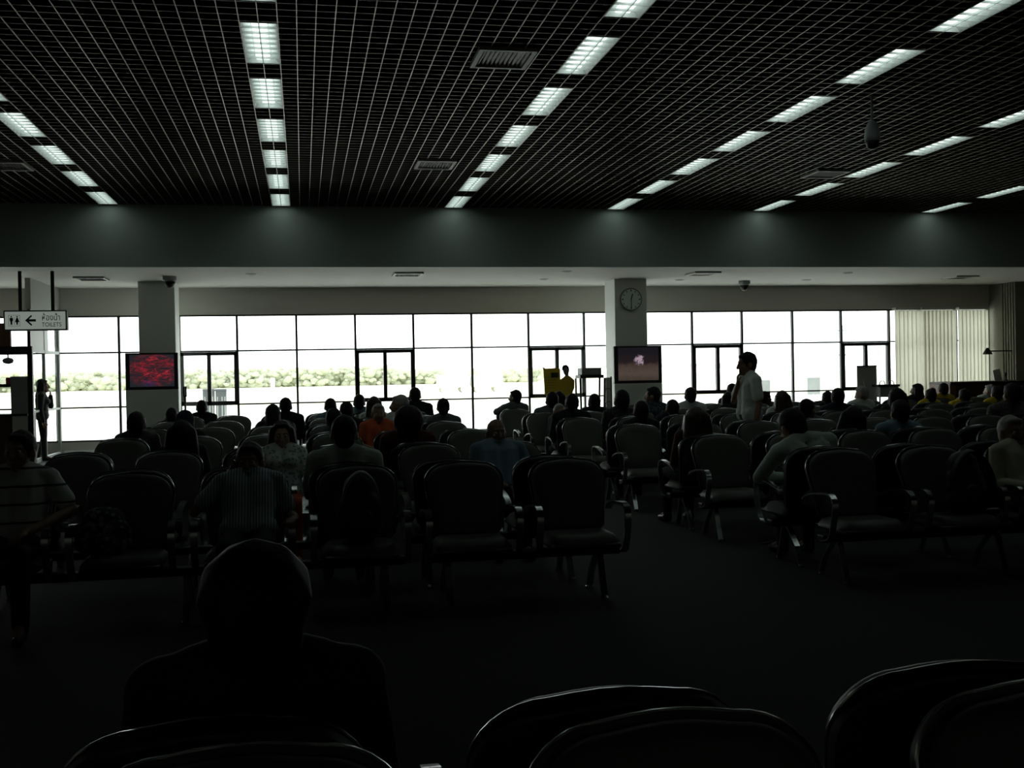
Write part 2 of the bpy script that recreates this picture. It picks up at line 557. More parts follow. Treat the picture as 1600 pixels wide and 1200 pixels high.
def make_vent(w_, h_):
    f = MB()
    e = .045
    f.box(-w_/2, w_/2, -h_/2, -h_/2+e, -.025, .01); f.box(-w_/2, w_/2, h_/2-e, h_/2, -.025, .01)
    f.box(-w_/2, -w_/2+e, -h_/2, h_/2, -.025, .01); f.box(w_/2-e, w_/2, -h_/2, h_/2, -.025, .01)
    f.box(-w_/2, w_/2, -h_/2, h_/2, .008, .02, 1)
    o = f.build('air_vent', [M['vent'], M['black']])
    s = MB()
    n = 11
    for i in range(n):
        x = -w_/2 + e + (w_-2*e)*(i+.5)/n
        s.box(-.012, .012, -h_/2+e, h_/2-e, -.0015, .0015, M=Matrix.Translation((x, 0, -.006)) @ Matrix.Rotation(.8, 4, 'Y'))
    s.build('louvre', M['beam'], o)
    return o
v0 = make_vent(.56, .62)
vl = [((786, 90), ZC-.004, 'square air vent in the grid ceiling, nearest the camera, left of the third light row'),
      ((680, 256), ZC-.004, 'square air vent in the grid ceiling near the bulkhead, left of the third light row'),
      ((1290, 271), ZC-.004, 'slatted air vent in the grid ceiling just before the hanging dome camera'),
      ((12, 258), ZC-.004, 'slatted air vent in the grid ceiling left of the leftmost light row')]
for i, ((x, y), z, lab) in enumerate(vl):
    o = v0 if i == 0 else copy_tree(v0)
    o.location = onz(x, y, z)
    tag(o, lab, 'air vent', 'ceiling air vents')
for (x, y), lab in (((143, 435), 'square air vent in the white soffit above the toilets sign'),
                    ((637, 428), 'square air vent in the white soffit midway between the two columns'),
                    ((1098, 427), 'square air vent in the white soffit just right of the clock column'),
                    ((1500, 433), 'square air vent in the white soffit above the vertical blinds')):
    o = copy_tree(v0)
    o.location = onz(x, y, ZSOF-.008)
    tag(o, lab, 'air vent', 'ceiling air vents')
dl = None
for (x, y), lab in (((392, 428), 'round downlight in the soffit right of the red-screen column'),
                    ((886, 424), 'round downlight in the soffit just left of the clock column'),
                    ((850, 436), 'small round downlight in the soffit above the yellow standee'),
                    ((1325, 426), 'round downlight in the soffit above the grey roll-up banner'),
                    ((1062, 437), 'small round downlight in the soffit beside the dome camera near the clock'),
                    ((1260, 437), 'small round downlight in the soffit right of the dome camera')):
    c = onz(x, y, ZSOF)
    if dl is None:
        dl = MB().lathe([(.10, 0), (.10, -.012), (.075, -.016), (.07, -.004)], n=20).build('downlight', M['white'], smooth=False)
        MB().lathe([(.068, -.006), (.05, -.010), (.01, -.010)], n=16).build('lens', M['greyp'], dl)
        o = dl
    else: o = copy_tree(dl)
    o.location = c
    tag(o, lab, 'downlight', 'soffit downlights')

def dome(x, y, lab):
    c = onz(x, y-9, ZSOF)
    o = MB().lathe([(.13, 0), (.13, -.07), (.11, -.10), (.02, -.10)], (0,0,0), 24).build('dome_camera', M['greyp'], smooth=False, loc=c)
    MB().lathe([(.10, -.10), (.098, -.14), (.08, -.185), (.045, -.215), (.01, -.222)], (0,0,0), 24).build('dome', M['black'], o, True)
    tag(o, lab, 'security camera', 'soffit dome cameras')
dome(265, 441, 'dome security camera on the soffit by the red-screen column')
dome(1163, 448, 'dome security camera on the soffit right of the clock column')

c = onz(1362, 152, ZC)
o = MB().cyl((0, 0, .02), (0, 0, -.28), .014).build('hanging_camera', M['greyp'], loc=c)
MB().lathe([(.012, -.26), (.05, -.29), (.08, -.36), (.088, -.45), (.085, -.50), (.02, -.50)], n=24).build('housing', M['greyp'], o, True)
MB().lathe([(.078, -.50), (.075, -.53), (.055, -.575), (.02, -.59), (.004, -.592)], n=24).build('dome', M['black'], o, True)
tag(o, 'egg-shaped dome camera hanging on a rod below the grid ceiling', 'security camera')

# ------------------------------------------------------------------ lettering
def text(body, size, m, parent, loc, rot=(math.pi/2, 0, 0), name='lettering', ext=.002, sx=1.0):
    cu = bpy.data.curves.new(name, 'FONT')
    cu.body = body; cu.size = size; cu.extrude = ext
    cu.align_x = 'LEFT'; cu.align_y = 'BOTTOM_BASELINE'
    tmp = bpy.data.objects.new('tmp', cu)
    COL.objects.link(tmp)
    dg = bpy.context.evaluated_depsgraph_get()
    me = bpy.data.meshes.new_from_object(tmp.evaluated_get(dg))
    bpy.data.objects.remove(tmp)
    me.materials.clear(); me.materials.append(m)
    o = link(name, me, parent, loc)
    o.rotation_euler = rot
    o.scale = (sx, 1, 1)
    return o

# toilets sign, hung from the soffit
Ys = 20.6
a, b = at(5, 485, Ys), at(105, 516, Ys)
sg = bpy.data.objects.new('toilet_sign', None); COL.objects.link(sg); sg.location = (a.x, Ys, b.z)
W_, H_ = b.x-a.x, a.z-b.z
ink = mat('dark_sign_ink', (.02, .035, .03), .6)
M['signface'] = emit('glowing_acrylic', (.88, 1.0, .90), .21)  # weak even glow put into the sign face to brighten it
bx = MB().rbox(0, W_, 0, .14, 0, H_, .008).build('frame', mat('dark_sign_frame', (.05, .06, .06), .5), sg)
MB().box(.025, W_-.025, -.004, .002, .025, H_-.025).build('face', M['signface'], bx)
for px_ in (30, 81):
    x = at(px_, 460, Ys).x - a.x
    MB().box(x-.028, x+.028, .05, .09, H_, ZSOF-b.z).build('rod', M['beam'], sg)
u = W_/100.0
ar = MB()
cy = H_*.5
def prism(pts, y0=-.010, y1=-.004):
    n = len(pts)
    vs = [(x, y0, z) for x, z in pts] + [(x, y1, z) for x, z in pts]
    return vs, [tuple(range(n-1, -1, -1)), tuple(range(n, 2*n))] + [(i, (i+1) % n, n+(i+1) % n, n+i) for i in range(n)]
ar.add(*prism([(34*u, cy), (43*u, cy+8.5*u), (44.5*u, cy+8.5*u), (45*u, cy+7*u), (40*u, cy+2*u), (40*u, cy-2*u), (45*u, cy-7*u), (44.5*u, cy-8.5*u), (43*u, cy-8.5*u)][::-1]))
ar.box(38*u, 51*u, -.010, -.004, cy-2*u, cy+2*u)
ar.build('arrow', ink, bx)
pg = MB()
for x0, x1, z0, z1 in ((8, 26, -9.2, -8.8), (8, 26, 8.8, 9.2), (8, 8.4, -9.2, 9.2), (25.6, 26, -9.2, 9.2), (16.7, 17.1, -7, 7)):
    pg.box(x0*u, x1*u, -.008, -.004, cy+z0*u, cy+z1*u)
def disc(x, z, r): pg.cyl((x, -.010, z), (x, -.004, z), r, n=14)
disc(12.5*u, cy+6.2*u, 1.3*u); disc(21.5*u, cy+6.2*u, 1.3*u)
pg.add(*prism([(10*u, cy+4.4*u), (10*u, cy-1*u), (11*u, cy-1*u), (11.2*u, cy-7*u), (13.8*u, cy-7*u), (14*u, cy-1*u), (15*u, cy-1*u), (15*u, cy+4.4*u)]))
pg.add(*prism([(20.3*u, cy+4.4*u), (18*u, cy-2.8*u), (20.2*u, cy-2.8*u), (20.4*u, cy-7*u), (22.6*u, cy-7*u), (22.8*u, cy-2.8*u), (25*u, cy-2.8*u), (22.7*u, cy+4.4*u)]))
pg.build('pictogram', ink, bx)
text('ห้องน้ำ', 14.5*u, ink, bx, (60*u, -.006, cy-.2*u), name='lettering', sx=.76)
text('TOILETS', 10*u, ink, bx, (60*u, -.006, cy-10.5*u), name='lettering', sx=.84)
tag(sg, 'hanging white TOILETS sign with left arrow and Thai lettering', 'sign')

# ------------------------------------------------------------------ screens on the columns
def tvmat_red():
    m = bpy.data.materials.new('red_picture'); m.use_nodes = True
    n, l = m.node_tree.nodes, m.node_tree.links; n.clear()
    o = n.new('ShaderNodeOutputMaterial'); e = n.new('ShaderNodeEmission')
    tc = n.new('ShaderNodeTexCoord'); mp = n.new('ShaderNodeMapping')
    mp.inputs['Scale'].default_value = (1.6, 1, 4.0); mp.inputs['Rotation'].default_value = (0, -.45, 0)
    nz = n.new('ShaderNodeTexNoise'); nz.inputs['Scale'].default_value = 3.6; nz.inputs['Detail'].default_value = 9; nz.inputs['Roughness'].default_value = .68
    nz.inputs['Distortion'].default_value = 1.4
    cr = n.new('ShaderNodeValToRGB'); E_ = cr.color_ramp.elements
    E_[0].position = .40; E_[0].color = (.012, .016, .020, 1)
    E_[1].position = .70; E_[1].color = (.42, .045, .06, 1)
    x = E_.new(.50); x.color = (.07, .014, .02, 1)
    x = E_.new(.57); x.color = (.22, .014, .024, 1)
    gr = n.new('ShaderNodeTexGradient'); gr.gradient_type = 'SPHERICAL'
    m2_ = n.new('ShaderNodeMapping'); m2_.inputs['Scale'].default_value = (1.8, 1, 2.7); m2_.inputs['Location'].default_value = (-.02, 0, -.06)
    mr = n.new('ShaderNodeMapRange'); mr.inputs[1].default_value = .0; mr.inputs[2].default_value = .40
    mxx = n.new('ShaderNodeMix'); mxx.data_type = 'RGBA'; mxx.inputs['A'].default_value = (.014, .018, .022, 1)
    b2 = n.new('ShaderNodeMapping'); b2.inputs['Scale'].default_value = (4.5, 1, 6.5); b2.inputs['Location'].default_value = (.3, 0, 2.0)
    g2 = n.new('ShaderNodeTexGradient'); g2.gradient_type = 'SPHERICAL'
    mb = n.new('ShaderNodeMix'); mb.data_type = 'RGBA'; mb.inputs['B'].default_value = (.04, .022, .09, 1)
    l.new(tc.outputs['Object'], mp.inputs[0]); l.new(mp.outputs[0], nz.inputs['Vector']); l.new(nz.outputs['Fac'], cr.inputs[0])
    l.new(tc.outputs['Object'], m2_.inputs[0]); l.new(m2_.outputs[0], gr.inputs[0]); l.new(gr.outputs['Fac'], mr.inputs[0])
    l.new(tc.outputs['Object'], b2.inputs[0]); l.new(b2.outputs[0], g2.inputs[0])
    l.new(g2.outputs['Fac'], mb.inputs['Factor']); l.new(cr.outputs[0], mb.inputs['A'])
    l.new(mr.outputs[0], mxx.inputs['Factor']); l.new(mb.outputs['Result'], mxx.inputs['B'])
    l.new(mxx.outputs['Result'], e.inputs[0]); e.inputs[1].default_value = 1.0
    l.new(e.outputs[0], o.inputs[0])
    return m
def tvmat_road():
    m = bpy.data.materials.new('dusty_road_picture'); m.use_nodes = True
    n, l = m.node_tree.nodes, m.node_tree.links; n.clear()
    o = n.new('ShaderNodeOutputMaterial'); e = n.new('ShaderNodeEmission')
    tc = n.new('ShaderNodeTexCoord'); sp = n.new('ShaderNodeSeparateXYZ')
    nz = n.new('ShaderNodeTexNoise'); nz.inputs['Scale'].default_value = 9; nz.inputs['Detail'].default_value = 5
    ad = n.new('ShaderNodeMath'); ad.operation = 'MULTIPLY_ADD'; ad.inputs[1].default_value = .16
    cr = n.new('ShaderNodeValToRGB'); E_ = cr.color_ramp.elements
    E_[0].position = .06; E_[0].color = (.020, .016, .012, 1)
    E_[1].position = .90; E_[1].color = (.010, .009, .012, 1)
    x = E_.new(.36); x.color = (.075, .056, .045, 1)
    x = E_.new(.56); x.color = (.060, .040, .034, 1)
    x = E_.new(.66); x.color = (.018, .012, .013, 1)
    mr = n.new('ShaderNodeMapRange'); mr.inputs[1].default_value = -.42; mr.inputs[2].default_value = .42
    l.new(tc.outputs['Object'], sp.inputs[0]); l.new(tc.outputs['Object'], nz.inputs['Vector'])
    l.new(nz.outputs['Fac'], ad.inputs[0]); l.new(sp.outputs['Z'], ad.inputs[2])
    l.new(ad.outputs[0], mr.inputs[0]); l.new(mr.outputs[0], cr.inputs[0])
    b2 = n.new('ShaderNodeMapping'); b2.inputs['Scale'].default_value = (4.2, 1, 4.6); b2.inputs['Location'].default_value = (-.1, 0, -.45)
    g2 = n.new('ShaderNodeTexGradient'); g2.gradient_type = 'SPHERICAL'
    n2 = n.new('ShaderNodeTexNoise'); n2.inputs['Scale'].default_value = 15; n2.inputs['Detail'].default_value = 5; n2.inputs['Distortion'].default_value = 1.0
    mm = n.new('ShaderNodeMath'); mm.operation = 'MULTIPLY'
    m3_ = n.new('ShaderNodeMath'); m3_.operation = 'MULTIPLY_ADD'; m3_.inputs[1].default_value = 7.0; m3_.inputs[2].default_value = -1.7; m3_.use_clamp = True
    mb = n.new('ShaderNodeMix'); mb.data_type = 'RGBA'; mb.inputs['B'].default_value = (.36, .26, .33, 1)
    l.new(tc.outputs['Object'], b2.inputs[0]); l.new(b2.outputs[0], g2.inputs[0]); l.new(tc.outputs['Object'], n2.inputs['Vector'])
    l.new(g2.outputs['Fac'], mm.inputs[0]); l.new(n2.outputs['Fac'], mm.inputs[1]); l.new(mm.outputs[0], m3_.inputs[0])
    l.new(m3_.outputs[0], mb.inputs['Factor']); l.new(cr.outputs[0], mb.inputs['A'])
    l.new(mb.outputs['Result'], e.inputs[0]); l.new(e.outputs[0], o.inputs[0])
    return m
def tv(xa, ya, xb, yb, Y, m, cab_y, lab, lab2):
    p0, p1 = at(xa, ya, Y), at(xb, yb, Y)
    w_, h_ = p1.x-p0.x, p0.z-p1.z
    c = Vector(((p0.x+p1.x)/2, Y, (p0.z+p1.z)/2))
    o = MB().rbox(-w_/2, w_/2, 0, .10, -h_/2, h_/2, .012).build('television', M['tvb'], loc=c)
    e = w_*.085
    MB().box(-w_/2+e, w_/2-e*.9, -.006, .002, -h_/2+.06, h_/2-.035).build('screen', m, o)
    tag(o, lab, 'television', 'televisions on the columns')
    cb = MB()
    zt = c.z - h_/2
    cb.box(-w_/2+.01, w_/2-.01, .101, .108, zt-.05, zt+.06)
    cb.rbox(-w_/2, w_/2, 0, .10, .62, zt, .01)
    cb.box(-w_/2, w_/2, .0, .10, 0, .30); cb.box(-w_/2, -w_/2+.05, 0, .10, .30, .62); cb.box(w_/2-.05, w_/2, 0, .10, .30, .62)
    cb.box(-w_/2+.02, w_/2-.02, .08, .10, .28, .64, 1)
    k = cb.build('tv_cabinet', [M['column'], M['black']], loc=(c.x, Y, 0))
    MB().rbox(-w_*.18, w_*.18, .015, .075, .30, .36, .006).build('media_player', M['beam'], k)
    tag(k, lab2, 'cabinet', 'cabinets under the televisions')
M['tvb'] = mat('dark_tv_bezel', (.020, .024, .024), .35)
tv(195, 552, 279, 608, 22.74, tvmat_red(), 650, 'flat television showing a red picture, on the left column', 'plain grey cabinet panel under the red television')
tv(959, 541, 1035, 598, 22.41, tvmat_road(), 640, 'flat television showing a dusty road scene, below the round clock', 'plain grey cabinet panel under the road-scene television')

# clock
c = at(985, 468, 22.50); R_ = .245
ck = MB().cyl((0, 0, 0), (0, -.05, 0), R_, n=40).build('wall_clock', mat('pale_clock_rim', (.20, .23, .23), .4), loc=c)
MB().cyl((0, -.05, 0), (0, -.054, 0), R_*.90, n=40).build('dial', mat('clock_dial', (.80, .90, .88), .5), ck)
tk = MB()
for i in range(12):
    Mx = Matrix.Rotation(i*math.pi/6, 4, 'Y')
    tk.box(-.008 if i % 3 else -.012, .008 if i % 3 else .012, -.058, -.054, R_*.70, R_*.84, M=Mx)
tk.build('hour_marks', ink, ck)
MB().box(-.011, .011, -.062, -.058, -.02, R_*.5, M=Matrix.Rotation(math.radians(16), 4, 'Y')).build('hour_hand', ink, ck)
MB().box(-.008, .008, -.066, -.062, -.02, R_*.74, M=Matrix.Rotation(math.radians(180), 4, 'Y')).build('minute_hand', ink, ck)
tag(ck, 'round wall clock high on the right-hand column', 'clock')

# ------------------------------------------------------------------ vertical blinds
def blind(xa, xb, lab, tilt):
    x0, x1 = at(xa, 560, YW-.12).x, at(xb, 560, YW-.12).x
    o = MB().rbox(x0, x1, YW-.17, YW+.005, ZT-.03, ZT+.035, .006).build('vertical_blind', M['vent'])
    s = MB()
    n = max(2, int((x1-x0)/.10))
    for i in range(n):
        cx = x0 + (x1-x0)*(i+.5)/n
        a_ = tilt*1.3 + random.uniform(-.12, .12)
        Mx = Matrix.Translation((cx, YW-.125, 0)) @ Matrix.Rotation(a_, 4, 'Z')
        w_ = .072
        pts = []
        for q in range(5):
            uu = -1 + q*.5
            pts.append((uu*w_, .010*(1-uu*uu)))
        vs = [Mx @ Vector((p_[0], p_[1], z)) for z in (.16, ZT-.045) for p_ in pts]
        vs += [Mx @ Vector((p_[0], p_[1]+.0015, z)) for z in (.16, ZT-.045) for p_ in pts]
        fs = [(q, q+1, q+6, q+5) for q in range(4)] + [(10+q+1, 10+q, 15+q, 15+q+1) for q in range(4)]
        s.add(vs, fs)
    s.build('slats', M['blind'], o)
    tag(o, lab, 'blind', 'vertical blinds')
blind(1399, 1438, 'drawn beige vertical blind next to the last clear casement', .25)
blind(1440, 1493, 'drawn beige vertical blind between its two neighbours, left of the bright gap', -.2)
blind(1498, 1545, 'drawn beige vertical blind right of the bright gap, against the fluted pier', .2)

# ------------------------------------------------------------------ furniture by the windows
# yellow display: board and a cut-out figure
def standee():
    Y = 22.2
    r_ = bpy.data.objects.new('cardboard_standee', None); COL.objects.link(r_)
    c = at(870, 620, Y); r_.location = (c.x, Y, 0)
    def loc(px, py): p_ = at(px, py, Y); return (p_.x-c.x, p_.z)
    bp = [loc(*q) for q in ((848, 573), (852, 576), (872, 574.5), (875, 577), (876, 612), (870, 619), (851, 617), (849, 580))]
    b_ = MB(); b_.add(*prism(bp, -.012, .0)); bo = b_.build('board', M['yellow'], r_)
    bl = MB()
    x0, z0 = loc(861, 590); x1, z1 = loc(872, 582)
    bl.box(x0, x1, -.016, -.012, z0, z1)
    bl.build('dark_print', ink, bo)
    ln = MB()
    for k, yy in enumerate((594, 598, 602, 606, 613)):
        xa, za = loc(853, yy+.5); xb, zb = loc(870-(k % 2)*3, yy-.4)
        ln.box(xa, xb, -.015, -.012, za, zb)
    ln.build('printed_lines', mat('ochre_print', (.30, .19, .02), .7), bo)
    tp = [loc(*q) for q in ((874, 594), (880, 590), (883, 587), (889, 587), (893, 590), (897.5, 594), (897.5, 606), (895, 612), (894, 619), (888, 621), (887, 700), (872, 700), (873, 620), (874, 607))]
    t_ = MB(); t_.add(*prism(tp, -.006, .006)); t_.build('figure_panel', M['yellow'], r_)
    hp = [loc(*q) for q in ((879, 577), (880, 573), (884, 571), (888, 574), (889, 580), (888, 587), (884, 588), (881, 584))]
    hm = MB(); hm.add(*prism(hp, -.008, .004)); hm.build('figure_face', mat('printed_face', (.30, .28, .27), .7), r_)
    hh = [loc(*q) for q in ((878, 578), (878.5, 573), (881, 570.5), (885, 570), (888.5, 573), (889.5, 580), (887.5, 577), (884, 573), (881, 575), (880, 579))]
    hb = MB(); hb.add(*prism(hh, -.012, .006)); hb.build('figure_hair', M['hair'], r_)
    ba = MB(); x0, _ = loc(868, 700); x1, _ = loc(890, 700)
    ba.box(x0, x1, -.2, .2, 0, .03); ba.build('base', M['yellow'], r_)
    tag(r_, 'yellow cardboard standee of a figure beside a printed board', 'standee')
standee()

def lectern():
    Y = 22.0
    p0, p1 = at(908, 575, Y), at(942, 589, Y)
    r_ = bpy.data.objects.new('inspection_stand', None); COL.objects.link(r_); r_.location = (p0.x, Y, 0)
    w_ = p1.x-p0.x
    MB().rbox(.02, w_-.02, .02, .4, p1.z+.05, p0.z, .01).build('top_box', M['greyp'], r_)
    MB().box(-.02, w_+.02, 0, .42, p1.z-.02, p1.z+.05).build('shelf', M['black'], r_)
    for x in (0, w_):
        for yy in (.01, .40):
            MB().cyl((x, yy, 0), (x + (.04 if x else -.02), yy, p1.z-.02), .022).build('leg', M['black'], r_)
    MB().rbox(.06, w_*.42, .05, .3, .10, .52, .01).build('lower_box', M['beam'], r_)
    tag(r_, 'black metal stand with a grey box on top, beside the yellow standee', 'stand')
lectern()
def rack():
    Y = 22.3
    p0, p1 = at(945, 590, Y), at(957, 636, Y)
    r_ = bpy.data.objects.new('brochure_rack', None); COL.objects.link(r_); r_.location = (p0.x, Y, 0)
    w_ = p1.x-p0.x
    MB().box(0, w_*.75, 0, .03, .05, p0.z).build('back_panel', M['white'], r_)
    for k in range(4):
        z = .35 + k*.28
        MB().box(0, w_*.75, -.08, 0, z, z+.02).build('tray', M['greyp'], r_)
        MB().box(.01, w_*.7, -.05, -.03, z+.02, z+.24).build('brochures', M['white'], r_)
    MB().box(w_*.78, w_*.95, -.02, .04, 0, p0.z+.02).build('side_post', M['brown'], r_)
    tag(r_, 'white brochure rack with a brown post, against the clock column', 'rack')
rack()
def slim_stand():
    Y = 22.2
    p0, p1 = at(286, 604, Y), at(292, 620, Y)
    r_ = MB().cyl(((p0.x+p1.x)/2, Y+.02, 0), ((p0.x+p1.x)/2, Y+.02, p1.z), .02).build('sign_stand', M['beam'])
    MB().rbox(p0.x, p1.x, Y-.02, Y+.02, p1.z, p0.z, .006).build('sign_panel', M['black'], r_)
    MB().box(p0.x+.025, p1.x-.02, Y-.024, Y-.02, p1.z+.03, p0.z-.02).build('notice', M['white'], r_)
    MB().lathe([(.16, 0), (.16, .02), (.03, .04)], ((p0.x+p1.x)/2, Y+.02, 0)).build('base', M['beam'], r_)
    tag(r_, 'slim black notice stand just right of the red television', 'sign stand')
slim_stand()
def banner():
    Y = 22.6
    p0, p1 = at(1339, 572, Y), at(1371, 650, Y)
    r_ = MB().box(p0.x, p1.x, Y, Y+.012, .08, p0.z).build('rollup_banner', thinmat('grey_banner_cloth', (.42, .44, .43), .07))
    MB().rbox(p0.x-.02, p1.x+.02, Y-.08, Y+.10, 0, .08, .02).build('base_cassette', M['greyp'], r_)
    MB().box(p0.x, p1.x, Y-.006, Y+.018, p0.z-.02, p0.z+.01).build('top_bar', M['beam'], r_)
    a_, b_ = at(1349, 602, Y), at(1352.5, 612, Y)
    MB().add(*prism([(a_.x, a_.z+.13), (b_.x, a_.z-.05), (b_.x, b_.z-.02), (a_.x+.015, b_.z+.03)], Y-.005, Y)).build('white_flash', M['white'], r_)
    tag(r_, 'plain grey roll-up banner standing before the last casement', 'banner')
banner()
def bagframe():
    Y = 22.3
    p0, p1 = at(1375, 601, Y), at(1405, 620, Y)
    r_ = MB().rbox(p0.x, p1.x, Y, Y+.25, p1.z, p0.z, .02).build('display_case', M['greyp'])
    MB().box(p0.x-.05, p1.x+.01, Y-.02, Y+.26, p0.z-.05, p0.z).build('lid', M['black'], r_)
    for px_ in (1383, 1397):
        c_ = at(px_, 601, Y)
        pts = [(c_.x + .07*math.cos(t_*math.pi/8), Y+.12, p0.z + .085*math.sin(t_*math.pi/8)) for t_ in range(9)]
        MB().sweep(pts, [(-.008,-.008),(.008,-.008),(.008,.008),(-.008,.008)], side=Vector((0,1,0))).build('handle', M['beam'], r_)
    for x in (p0.x+.06, p1.x-.06):
        MB().cyl((x, Y+.12, 0), (x, Y+.12, p1.z), .018).build('leg', M['beam'], r_)
    tag(r_, 'dark raised case with two loop handles, left of the blinds', 'case')
bagframe()
def counter():
    Y = 21.6
    p0, p1 = at(1484, 597, Y), at(1590, 597, Y)
    z = p0.z; xa, xb = p0.x, XR-.02
    r_ = MB().rbox(xa+.15, xb, Y+.02, Y+.75, 0, z-.05, .01).build('reception_counter', M['wood'])
    MB().rbox(xa, xb, Y-.03, Y+.8, z-.05, z, .008).build('counter_top', M['wood'], r_)
    MB().box(xa, xa+.15, Y, Y+.78, 0, z-.05).build('end_panel', M['brown'], r_)
    for k in range(3):
        x = xa+.35+k*.95
        MB().box(x, x+.8, Y+.005, Y+.02, .2, z-.15).build('front_panel', M['wood'], r_)
    tag(r_, 'dark wooden counter with reddish end panel, below the blinds', 'counter')
    a_ = at(1560, 592, Y+.3)
    s_ = MB().box(-.09, .09, -.01, .01, 0, .26, M=Matrix.Rotation(-.22, 4, 'Y')).build('paper_notice', M['white'], loc=(a_.x, Y+.3, z))
    tag(s_, 'leaning white paper notice on the dark counter', 'notice')
    d_ = at(1571, 592, Y+.4)
    t_ = MB().lathe([(.06, 0), (.055, .02), (.012, .03), (.012, .10), (.035, .12), (.035, .17), (.005, .18)], n=14).build('desk_microphone', M['black'], loc=(d_.x, Y+.4, z))
    tag(t_, 'small dark desk microphone on the counter, right of the paper', 'microphone')
counter()
# wall lamp beside the blinds and fan on the right wall
c = at(1541, 550, 23.6)
o = MB().cyl((PX, c.y, c.z+.02), (c.x, c.y-.05, c.z+.02), .015).build('wall_camera', M['black'])
MB().lathe([(.02, .10), (.05, .06), (.10, -.02), (.11, -.06), (.03, -.06)], (c.x-.02, c.y-.08, c.z), 18).build('housing', M['black'], o)
tag(o, 'small dark camera bracketed to the pier beside the blinds', 'security camera')
def wallfan():
    c_ = at(1597, 508, 22.9)
    o_ = MB().cyl((XR, c_.y, c_.z), (XR-.2, c_.y, c_.z), .03).build('wall_fan', M['greyp'])
    cx = XR-.25
    for rr in (.20, .14, .07):
        pts = [(cx - .02*(rr < .2), c_.y + rr*math.cos(t_*math.pi/12), c_.z + rr*math.sin(t_*math.pi/12)) for t_ in range(24)]
        MB().sweep(pts, [(-.005,-.005),(.005,-.005),(.005,.005),(-.005,.005)], True).build('guard_ring', M['greyp'], o_)
    for k in range(3):
        Mx = Matrix.Translation((cx+.03, c_.y, c_.z)) @ Matrix.Rotation(k*2.094, 4, 'X') @ Matrix.Rotation(.4, 4, 'Z')
        MB().box(-.004, .004, -.05, .05, .03, .18, M=Mx).build('blade', M['black'], o_)
    MB().cyl((cx-.02, c_.y, c_.z), (cx+.08, c_.y, c_.z), .04).build('motor_hub', M['black'], o_)
    tag(o_, 'small caged fan on the dark right wall by the counter', 'fan')
wallfan()

# ------------------------------------------------------------------ left end: glass return and kiosk
def glass_return():
    y0, y1 = 22.0, YW-.02
    x = X90
    f = MB()
    for yy in (y0, (y0+y1)/2-.1, y1-.03): f.box(x-.03, x+.03, yy, yy+.05, 0, ZT)
    for z0, z1 in ((0, .08), (Z1-.02, Z1+.02), (Z2-.03, Z2+.03), (ZT-.05, ZT)): f.box(x-.03, x+.03, y0, y1, z0, z1)
    f.box(x-.05, x+.05, y0, y1, ZT, ZSOF)
    f.box(x-.02, x+.02, y0, y0+1.5, Z2, ZT)
    o_ = struct(f.build('window_5', mat('pale_frame_paint', (.42, .44, .42), .5)))
    for z0, z1 in ((.08, Z1-.02), (Z1+.02, Z2-.03), (Z2+.03, ZT-.05)):
        MB().box(x-.003, x+.003, y0+.05, y1-.03, z0, z1).build('pane', M['glass'], o_)
glass_return()
def kiosk():
    Y = 21.3
    def L(px, py): return at(px, py, Y)
    zt = L(30, 541).z; zb = L(30, 554).z
    xr = L(51, 600).x; xl = xr-2.6
    r_ = bpy.data.objects.new('kiosk', None); COL.objects.link(r_); r_.location = (xl, Y, 0)
    w_ = xr-xl
    MB().rbox(w_-.09, w_, 0, .10, 0, zt, .008).build('post', M['beam'], r_)
    MB().rbox(0, .09, 0, .10, 0, zt, .008).build('post', M['beam'], r_)
    MB().box(0, w_-.09, 0, .12, zb, zt).build('header', M['beam'], r_)
    MB().rbox(.09, w_-.09, .02, .6, 0, .95, .01).build('counter', M['wood'], r_)
    MB().rbox(.05, w_-.1, -.03, .65, .95, .99, .006).build('counter_top', M['beam'], r_)
    MB().box(w_-.38, w_-.09, .0, .03, .99, L(40, 588).z).build('poster_board', M['greyp'], r_)
    MB().box(w_-.36, w_-.1, -.02, .02, 0, .95).build('side_panel', mat('pale_kiosk_panel', (.60, .58, .52), .7), r_)
    zs = L(10, 600).z
    MB().box(.09, w_-.36, .1, .45, zs-.06, zs).build('shelf', M['beam'], r_)
    MB().box(0, L(16, 520).x-xl, .0, .08, zt, L(8, 505).z).build('sign_panel', M['brown'], r_)
    tag(r_, 'dark-framed kiosk with shelf and counter at the left end', 'kiosk')
    for k, px_ in enumerate((8, 17, 24)):
        c_ = L(px_, 600)
        o_ = MB().rbox(-.045, .045, -.03, .03, 0, .12-.02*(k % 2), .008).build('snack_packet', M['red'], loc=(c_.x, Y+.25, zs))
        tag(o_, ['red packet on the kiosk shelf, farthest from the post', 'red packet on the kiosk shelf, middle of three', 'red packet on the kiosk shelf, next to the poster board'][k], 'packet', 'red packets on the kiosk shelf')
    c_ = L(11, 553)
    o_ = MB().cyl((0, 0, 0), (0, 0, .05), .012).build('hanging_lamp', M['beam'], loc=(c_.x, Y+.06, zb-.05))
    MB().lathe([(.02, .0), (.08, -.02), (.10, -.06), (.08, -.10), (.02, -.12)], n=18).build('lamp_shade', M['greyp'], o_, True)
    tag(o_, 'round grey lamp hanging under the kiosk header', 'lamp')
kiosk()
